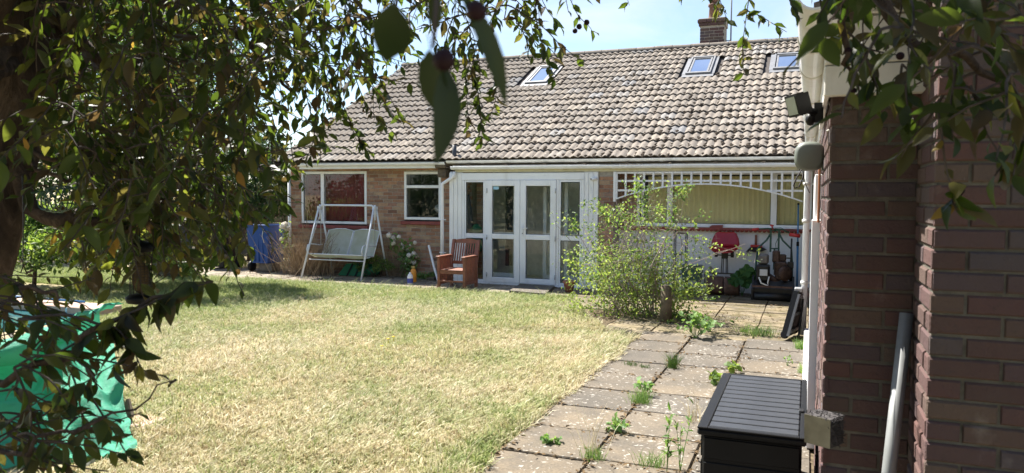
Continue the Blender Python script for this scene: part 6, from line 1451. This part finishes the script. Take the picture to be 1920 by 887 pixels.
flowering('hydrangea', 'small pale hydrangea flowering among dry stems at the house corner', 536, 512, [(530,424),(539,428),(528,449),(535,420)], 6, 8, 14, M['lime_leaf'])
q = onZ(722, 520, .02); dg = thing('dry_grass_clump', (q.x, q.y, 0), 'clump of dry tan stalks between the swing and the hydrangea', 'plant'); stems(dg, (q.x, q.y + .25), 170, .8, .45, M['stalk'], .003)
q = onZ(690, 522, .02); bush('feathery_shrub', (q.x, q.y + .3, .22), .42, .25, .28, 1600, .05, M['rose_leaf'], 'small feathery green plant behind the right swing leg', 'plant', 20)
q = onZ(820, 528, .02); bush('ground_ivy', (q.x - .1, q.y + .25, .06), .5, .25, .14, 900, .06, M['weed_leaf'], 'low variegated green plant left of the wooden armchair', 'plant', 20)
ml = thing('mallow_plant', tuple(onY(1390, 545, 13.6)), 'large leaved green plant between the red seat and the mower', 'plant')
t_ = Twigs(); base_ = np.array((onY(1392, 545, 13.55).x, 13.5, .03))
for px, py, s_ in ((1384,521,.24),(1399,508,.22),(1396,528,.24),(1410,515,.2),(1376,527,.2)):
    c = np.array(onY(px, py, 13.42)); t_.add(curve_pts([base_, (base_ + c)/2 + np.array((0,.05,.05)), c], 6), .006, .004, 4)
    b = MB(); ring = []; nrm_ = Vector((random.uniform(-.3,.3), -.8, .6)).normalized(); ux_ = nrm_.orthogonal().normalized(); uy_ = nrm_.cross(ux_)
    for i in range(20): a = 2*math.pi*i/20; rr_ = s_*.55*(1 + .16*math.cos(5*a))*(.55 if i == 0 else 1); ring.append(Vector(c) + ux_*rr_*math.cos(a) + uy_*rr_*math.sin(a) + nrm_*(.03*math.sin(5*a)))
    b.add([Vector(c)] + ring, [(0, i+1, (i+1) % 20 + 1) for i in range(20)]); b.build('leaf', M['mallow_leaf'], ml)
t_.build('stems', M['mallow_leaf'], ml)

# ---- weeds in the paving
def weed(px, py, label, kind='grass', n=60, h=.12, sp=.07, ll=.05, mat='weed_leaf', group='weeds in the paving joints', name=None):
    q = onZ(px, py, .024); root = thing(name or {'grass': 'grass_tuft', 'leafy': 'leafy_weed', 'tall': 'tall_weed'}[kind], (q.x, q.y, .02), label, 'weed', group); c = np.array((q.x, q.y, .015))
    if kind == 'grass':
        t = rng.uniform(0, 6.28, n); lean = rng.uniform(.05, .7, n); base_ = c + np.stack([rng.normal(size=n)*sp*.35, rng.normal(size=n)*sp*.25, np.zeros(n)], 1); d = unit(np.stack([np.cos(t)*lean, np.sin(t)*lean, np.ones(n)], 1)); hh = h*rng.uniform(.5, 1.1, n)
        s_ = unit(np.cross(d, np.array((.3,.5,0.1))))*.0022; m1 = base_ + d*(hh*.6)[:,None]; tip = base_ + d*hh[:,None] + np.stack([np.cos(t), np.sin(t), -np.ones(n)*.6], 1)*(hh*.3*lean)[:,None]
        V = np.stack([base_ - s_, base_ + s_, m1 + s_*.8, m1 - s_*.8, tip], 1).reshape(-1, 3); o_ = (np.arange(n)*5)[:,None]; F = np.concatenate([o_ + np.array([[0,1,2]]), o_ + np.array([[0,2,3]]), o_ + np.array([[3,2,4]])]); npmesh('blades', V, F, M[mat], root, {'tint': np.repeat(rng.random(n), 5)}, kind='stuff')
    else:
        t_ = Twigs(); P_ = []
        for i in range(n):
            e = c + np.array((rng.normal()*sp, rng.normal()*sp*.7, h*rng.uniform(.5, 1))); P = curve_pts([c, (c+e)/2 + np.array((0,0,.02)), e], 6); t_.add(P, .003, .0015, 4)
            for k in range(14 if kind == 'tall' else 5): P_.append((P[random.randint(1 if kind == 'tall' else 3, 6)] + (P[3]-P[2])*random.random()) )
        t_.build('stems', M['weed_leaf'], root); P_ = np.array(P_); m_ = len(P_)
        V, F, tn_ = leaf_cloud(P_, unit(rvec(m_) + np.array((0,0,.35 if kind == 'tall' else .1))), unit(rvec(m_)*.5 + np.array((0,-.2,.9))), ll*rng.uniform(.6, 1.3, m_), .7 if kind == 'tall' else 1.8); npmesh('leaves', V, F, M[mat], root, {'tint': tn_})
weed(1303, 634, 'pale broad leaved weed growing just beyond the paving joint near the shrub', 'leafy', 16, .30, .16, .075)
weed(1332, 622, 'smaller pale leafy weed right of the broad leaved weed', 'leafy', 8, .18, .10, .06)
weed(1203, 756, 'bright green tuft at the middle of the left paving joint', 'grass', 160, .16, .12); weed(1210, 742, 'small leafy weed in the bright green tuft', 'leafy', 7, .12, .05, .05)
weed(1262, 690, 'upright grey green tuft at the crossing of paving joints', 'grass', 130, .20, .07, mat='hedge_leaf')
weed(1184, 684, 'short grey green tuft on the cross joint by the lawn', 'grass', 90, .06, .14, mat='hedge_leaf'); weed(1209, 689, 'tiny tuft on the cross joint left of the upright tuft', 'grass', 50, .05, .08, mat='hedge_leaf')
weed(1026, 830, 'flat pale green rosette near the front lawn edge', 'leafy', 9, .04, .05, .042); weed(1155, 808, 'small leafy weed below the bright tuft in the joint', 'leafy', 10, .07, .05, .05)
weed(1110, 860, 'dry seeding tuft with long thin stalks in the front joint', 'grass', 90, .12, .10); weed(1108, 858, 'tall thin dead stalks rising from the seeding tuft', 'grass', 16, .48, .10, mat='grass')
weed(1250, 884, 'left of two tall feathery weeds before the storage box', 'tall', 3, .34, .03, .05, name='tall_weed'); weed(1275, 884, 'right of two tall feathery weeds before the storage box', 'tall', 3, .40, .03, .045, name='tall_weed')
weed(1342, 722, 'bright yellow green leafy weed behind the storage box corner', 'leafy', 7, .12, .06, .065, 'lime_leaf'); weed(1372, 700, 'bright leafy weed peeping over the storage box lid', 'leafy', 5, .12, .06, .07, 'lime_leaf')
weed(1420, 628, 'dry pale grass patch on the terrace before the trolley', 'grass', 240, .16, .34); weed(1476, 686, 'small sprig on the slab left of the white door frame', 'leafy', 4, .10, .04, .03)
weed(1502, 655, 'grass growing at the foot of the garage plinth', 'grass', 110, .16, .08); weed(1506, 700, 'second grass tuft along the garage plinth, nearer the box', 'grass', 70, .14, .06)
weed(1296, 606, 'dark green creeping weed at the right foot of the shrub', 'leafy', 24, .12, .22, .05, 'hedge_leaf'); weed(1300, 790, 'dry stalks left of the storage box', 'grass', 30, .28, .09, mat='grass'); weed(1222, 872, 'low grass at the bottom edge of the paving', 'grass', 80, .12, .12)
weed(1360, 600, 'thin brown weed patch along the mossy joint', 'grass', 160, .05, .5, mat='grass'); weed(1395, 622, 'short green tuft in the joint before the dry grass', 'grass', 70, .07, .09); weed(1342, 566, 'small weed under the rusty roller', 'leafy', 6, .1, .1, .04)
weed(1295, 556, 'white flecked trailing weed left of the rusty roller', 'leafy', 12, .14, .18, .05)
for px, py, lb in ((728, 648, 'middle of three small yellow flowers on the lawn'), (738, 644, 'rightmost and farthest of three small yellow flowers on the lawn'), (716, 662, 'nearest small yellow flower on the lawn, left of the other two')):
    q = onZ(px, py, 0); b = MB(); b.lathe((q.x, q.y, .075), [(0,0), (.016,.002), (.02,.008), (.0,.012)], 10); b.cyl((q.x, q.y, 0), (q.x, q.y, .075), .002, 4); tag(b.build('dandelion', M['yellow_petal']), lb, 'flower', 'yellow flowers on the lawn')

# ---- litter on path and terrace
n = 2600; xs_ = np.concatenate([rng.uniform(-3.6, 0, n), rng.uniform(-12, -3.8, 1400), rng.uniform(-11, -3.8, 900)]); ys_ = np.concatenate([9.6 + rng.random(n)**.7*4.1, rng.uniform(13.0, 13.9, 1400), rng.uniform(12.3, 13.0, 900)])
cl = np.sin(xs_*2.7 + 1.3*np.sin(ys_*2.1)) + np.sin(ys_*5.3 + xs_); sel = rng.random(len(xs_)) < np.clip(.45 + .4*cl, .05, 1)
jy = rng.uniform(3.8, 9.4, 900); jx = rng.choice((-1.29, -.66, -1.9), 900) + rng.normal(size=900)*.03; jx2 = rng.uniform(-1.9, 0, 600); jy2 = .47 + .605*rng.integers(5, 15, 600) - .01 + rng.normal(size=600)*.025
pos = np.concatenate([np.stack([xs_[sel], ys_[sel], np.full(sel.sum(), .034)], 1), np.stack([np.r_[jx, jx2], np.r_[jy, jy2], np.full(1500, .03)], 1)]); n = len(pos)
ax = unit(np.stack([rng.normal(size=n), rng.normal(size=n), rng.normal(size=n)*.25], 1)); V, F, tn_ = leaf_cloud(pos, ax, unit(rvec(n)*.5 + np.array((0,0,1))), .05*rng.uniform(.4, 1.2, n), .9, True)
npmesh('leaf_litter', V, F, M['litter'], None, {'tint': tn_}, kind='stuff')

# ================================================================== lawn grass
def pnoise(x, y, s, seed):
    r = np.random.default_rng(seed); o = np.zeros_like(x)
    for k in range(7): a = r.uniform(0, 6.28); f = s*r.uniform(.5, 2.2); o += np.sin((x*math.cos(a) + y*math.sin(a))*f + r.uniform(0, 6.28))
    return o/7
def grass_pts(n, x0, x1, y0, y1):
    x = rng.uniform(x0, x1, n); y = rng.uniform(y0, y1, n); d = np.stack([x, y, np.full(n, .05)], 1) - np.array(CAM); dep = d @ np.array(FW); px = 960 + FPX*(d @ np.array(RT))/np.maximum(dep, .1); py = 443.5 - FPX*(d @ np.array(UP))/np.maximum(dep, .1)
    edge = -1.90 + .10*pnoise(x, y, 7, 3) + .05*pnoise(x, y, 23, 4)
    edge = np.where(y > 9.3, -2.35 - (y - 9.3)*.45 + .1*pnoise(x, y, 6, 5), edge); edge = np.where((y > 9.05) & (y <= 9.3), edge - (y-9.05)*1.2, edge)
    ok = (dep > 1) & (px > -80) & (px < 1500) & (py < 960) & (x < edge) & (y < 12.42 + .07*pnoise(x, y, 7, 8))
    TP = [(-100,586),(186,586),(214,660),(232,730),(243,790),(252,846),(180,856),(-100,905)]
    ok &= ~((x < xq + .02) & (y < yq + .45) & (py < 600)); ok &= np.array([not inpoly(a_, b_, TP) for a_, b_ in zip(px, py)]) if len(px) else ok
    return x[ok], y[ok], dep[ok]
xs_, ys_ = [], []
for (n, a) in ((270000, (-8.2, -1.8, 2.4, 7.2)), (270000, (-12.5, -1.8, 7.2, 10.2)), (230000, (-21, -2.2, 10.2, 12.5))):
    x, y, d = grass_pts(n, *a); xs_.append(x); ys_.append(y)
x = np.concatenate(xs_); y = np.concatenate(ys_); n = len(x)
# blades stand in small tufts that share a tone
tuft = rng.integers(0, n//5, n); cxy = rng.permutation(n)[:n//5]; near_y = y
x = x[cxy][tuft] + rng.normal(size=n)*.016; y = y[cxy][tuft] + rng.normal(size=n)*.016
g1 = pnoise(x, y, 1.1, 21); g2 = pnoise(x, y, 3.2, 22); g3 = pnoise(x, y, 9, 23)
green = .30 + .60*g1 + .45*g2 + .30*g3 + .62*np.clip((y - 8.6)/2.4, 0, 1) + .40*np.clip((-5.5 - x)/3.5, 0, 1) + .35*np.clip(1 - np.abs(x + 2.05)/.25, 0, 1)
tone = rng.random(n//5)[tuft]; size_ = rng.uniform(.55, 1.5, n//5)[tuft]; green = np.clip(green + rng.normal(size=n//5)[tuft]*.30 + rng.normal(size=n)*.1, 0, 1)
bare = pnoise(x, y, 1.7, 31)*.75 + pnoise(x, y, 4.5, 32)*.5; kp = rng.random(n) < np.clip(1.05 - 1.1*np.clip(bare - .12, 0, 1), .2, 1); x, y, green, tone, size_ = x[kp], y[kp], green[kp], tone[kp], size_[kp]; n = len(x)
hh = (.033 + .032*rng.random(n))*(1 + .4*np.clip(pnoise(x, y, 2.3, 41) + .1, -.4, 1)) * np.where(np.abs(x + 2.0) < .2, 1.4, 1) * np.where(y > 9.0, 1.15, 1); tall = rng.random(n) < .03; hh = np.where(tall, hh*2.0, hh)*size_
t = rng.uniform(0, 6.28, n); lean = rng.uniform(.1, 1.25, n); sw_ = pnoise(x, y, 1.3, 51)*2.5; t = np.where(rng.random(n) < .22, sw_, t)
d = unit(np.stack([np.cos(t)*lean, np.sin(t)*lean, np.ones(n)], 1)); base_ = np.stack([x, y, np.zeros(n)], 1); wv = np.stack([-np.sin(t + .6), np.cos(t + .6), np.zeros(n)], 1)*(.0018 + .0030*rng.random(n))[:,None]
m1 = base_ + d*(hh*.6)[:,None]; tip = m1 + unit(d + np.stack([np.cos(t)*.5, np.sin(t)*.5, -np.full(n, .35)], 1))*(hh*.5)[:,None]
V = np.stack([base_ - wv, base_ + wv, m1 + wv, m1 - wv, tip], 1).reshape(-1, 3); o_ = (np.arange(n)*5)[:,None]; F = np.stack([o_[:,0]+0, o_[:,0]+1, o_[:,0]+2, o_[:,0], o_[:,0]+2, o_[:,0]+3, o_[:,0]+3, o_[:,0]+2, o_[:,0]+4], 1).reshape(-1, 3)
npmesh('lawn_grass', V, F, M['grass'], None, {'tint': np.repeat(np.clip(tone*.75 + rng.random(n)*.25, 0, .999), 5), 'green': np.repeat(green, 5)}, kind='stuff')
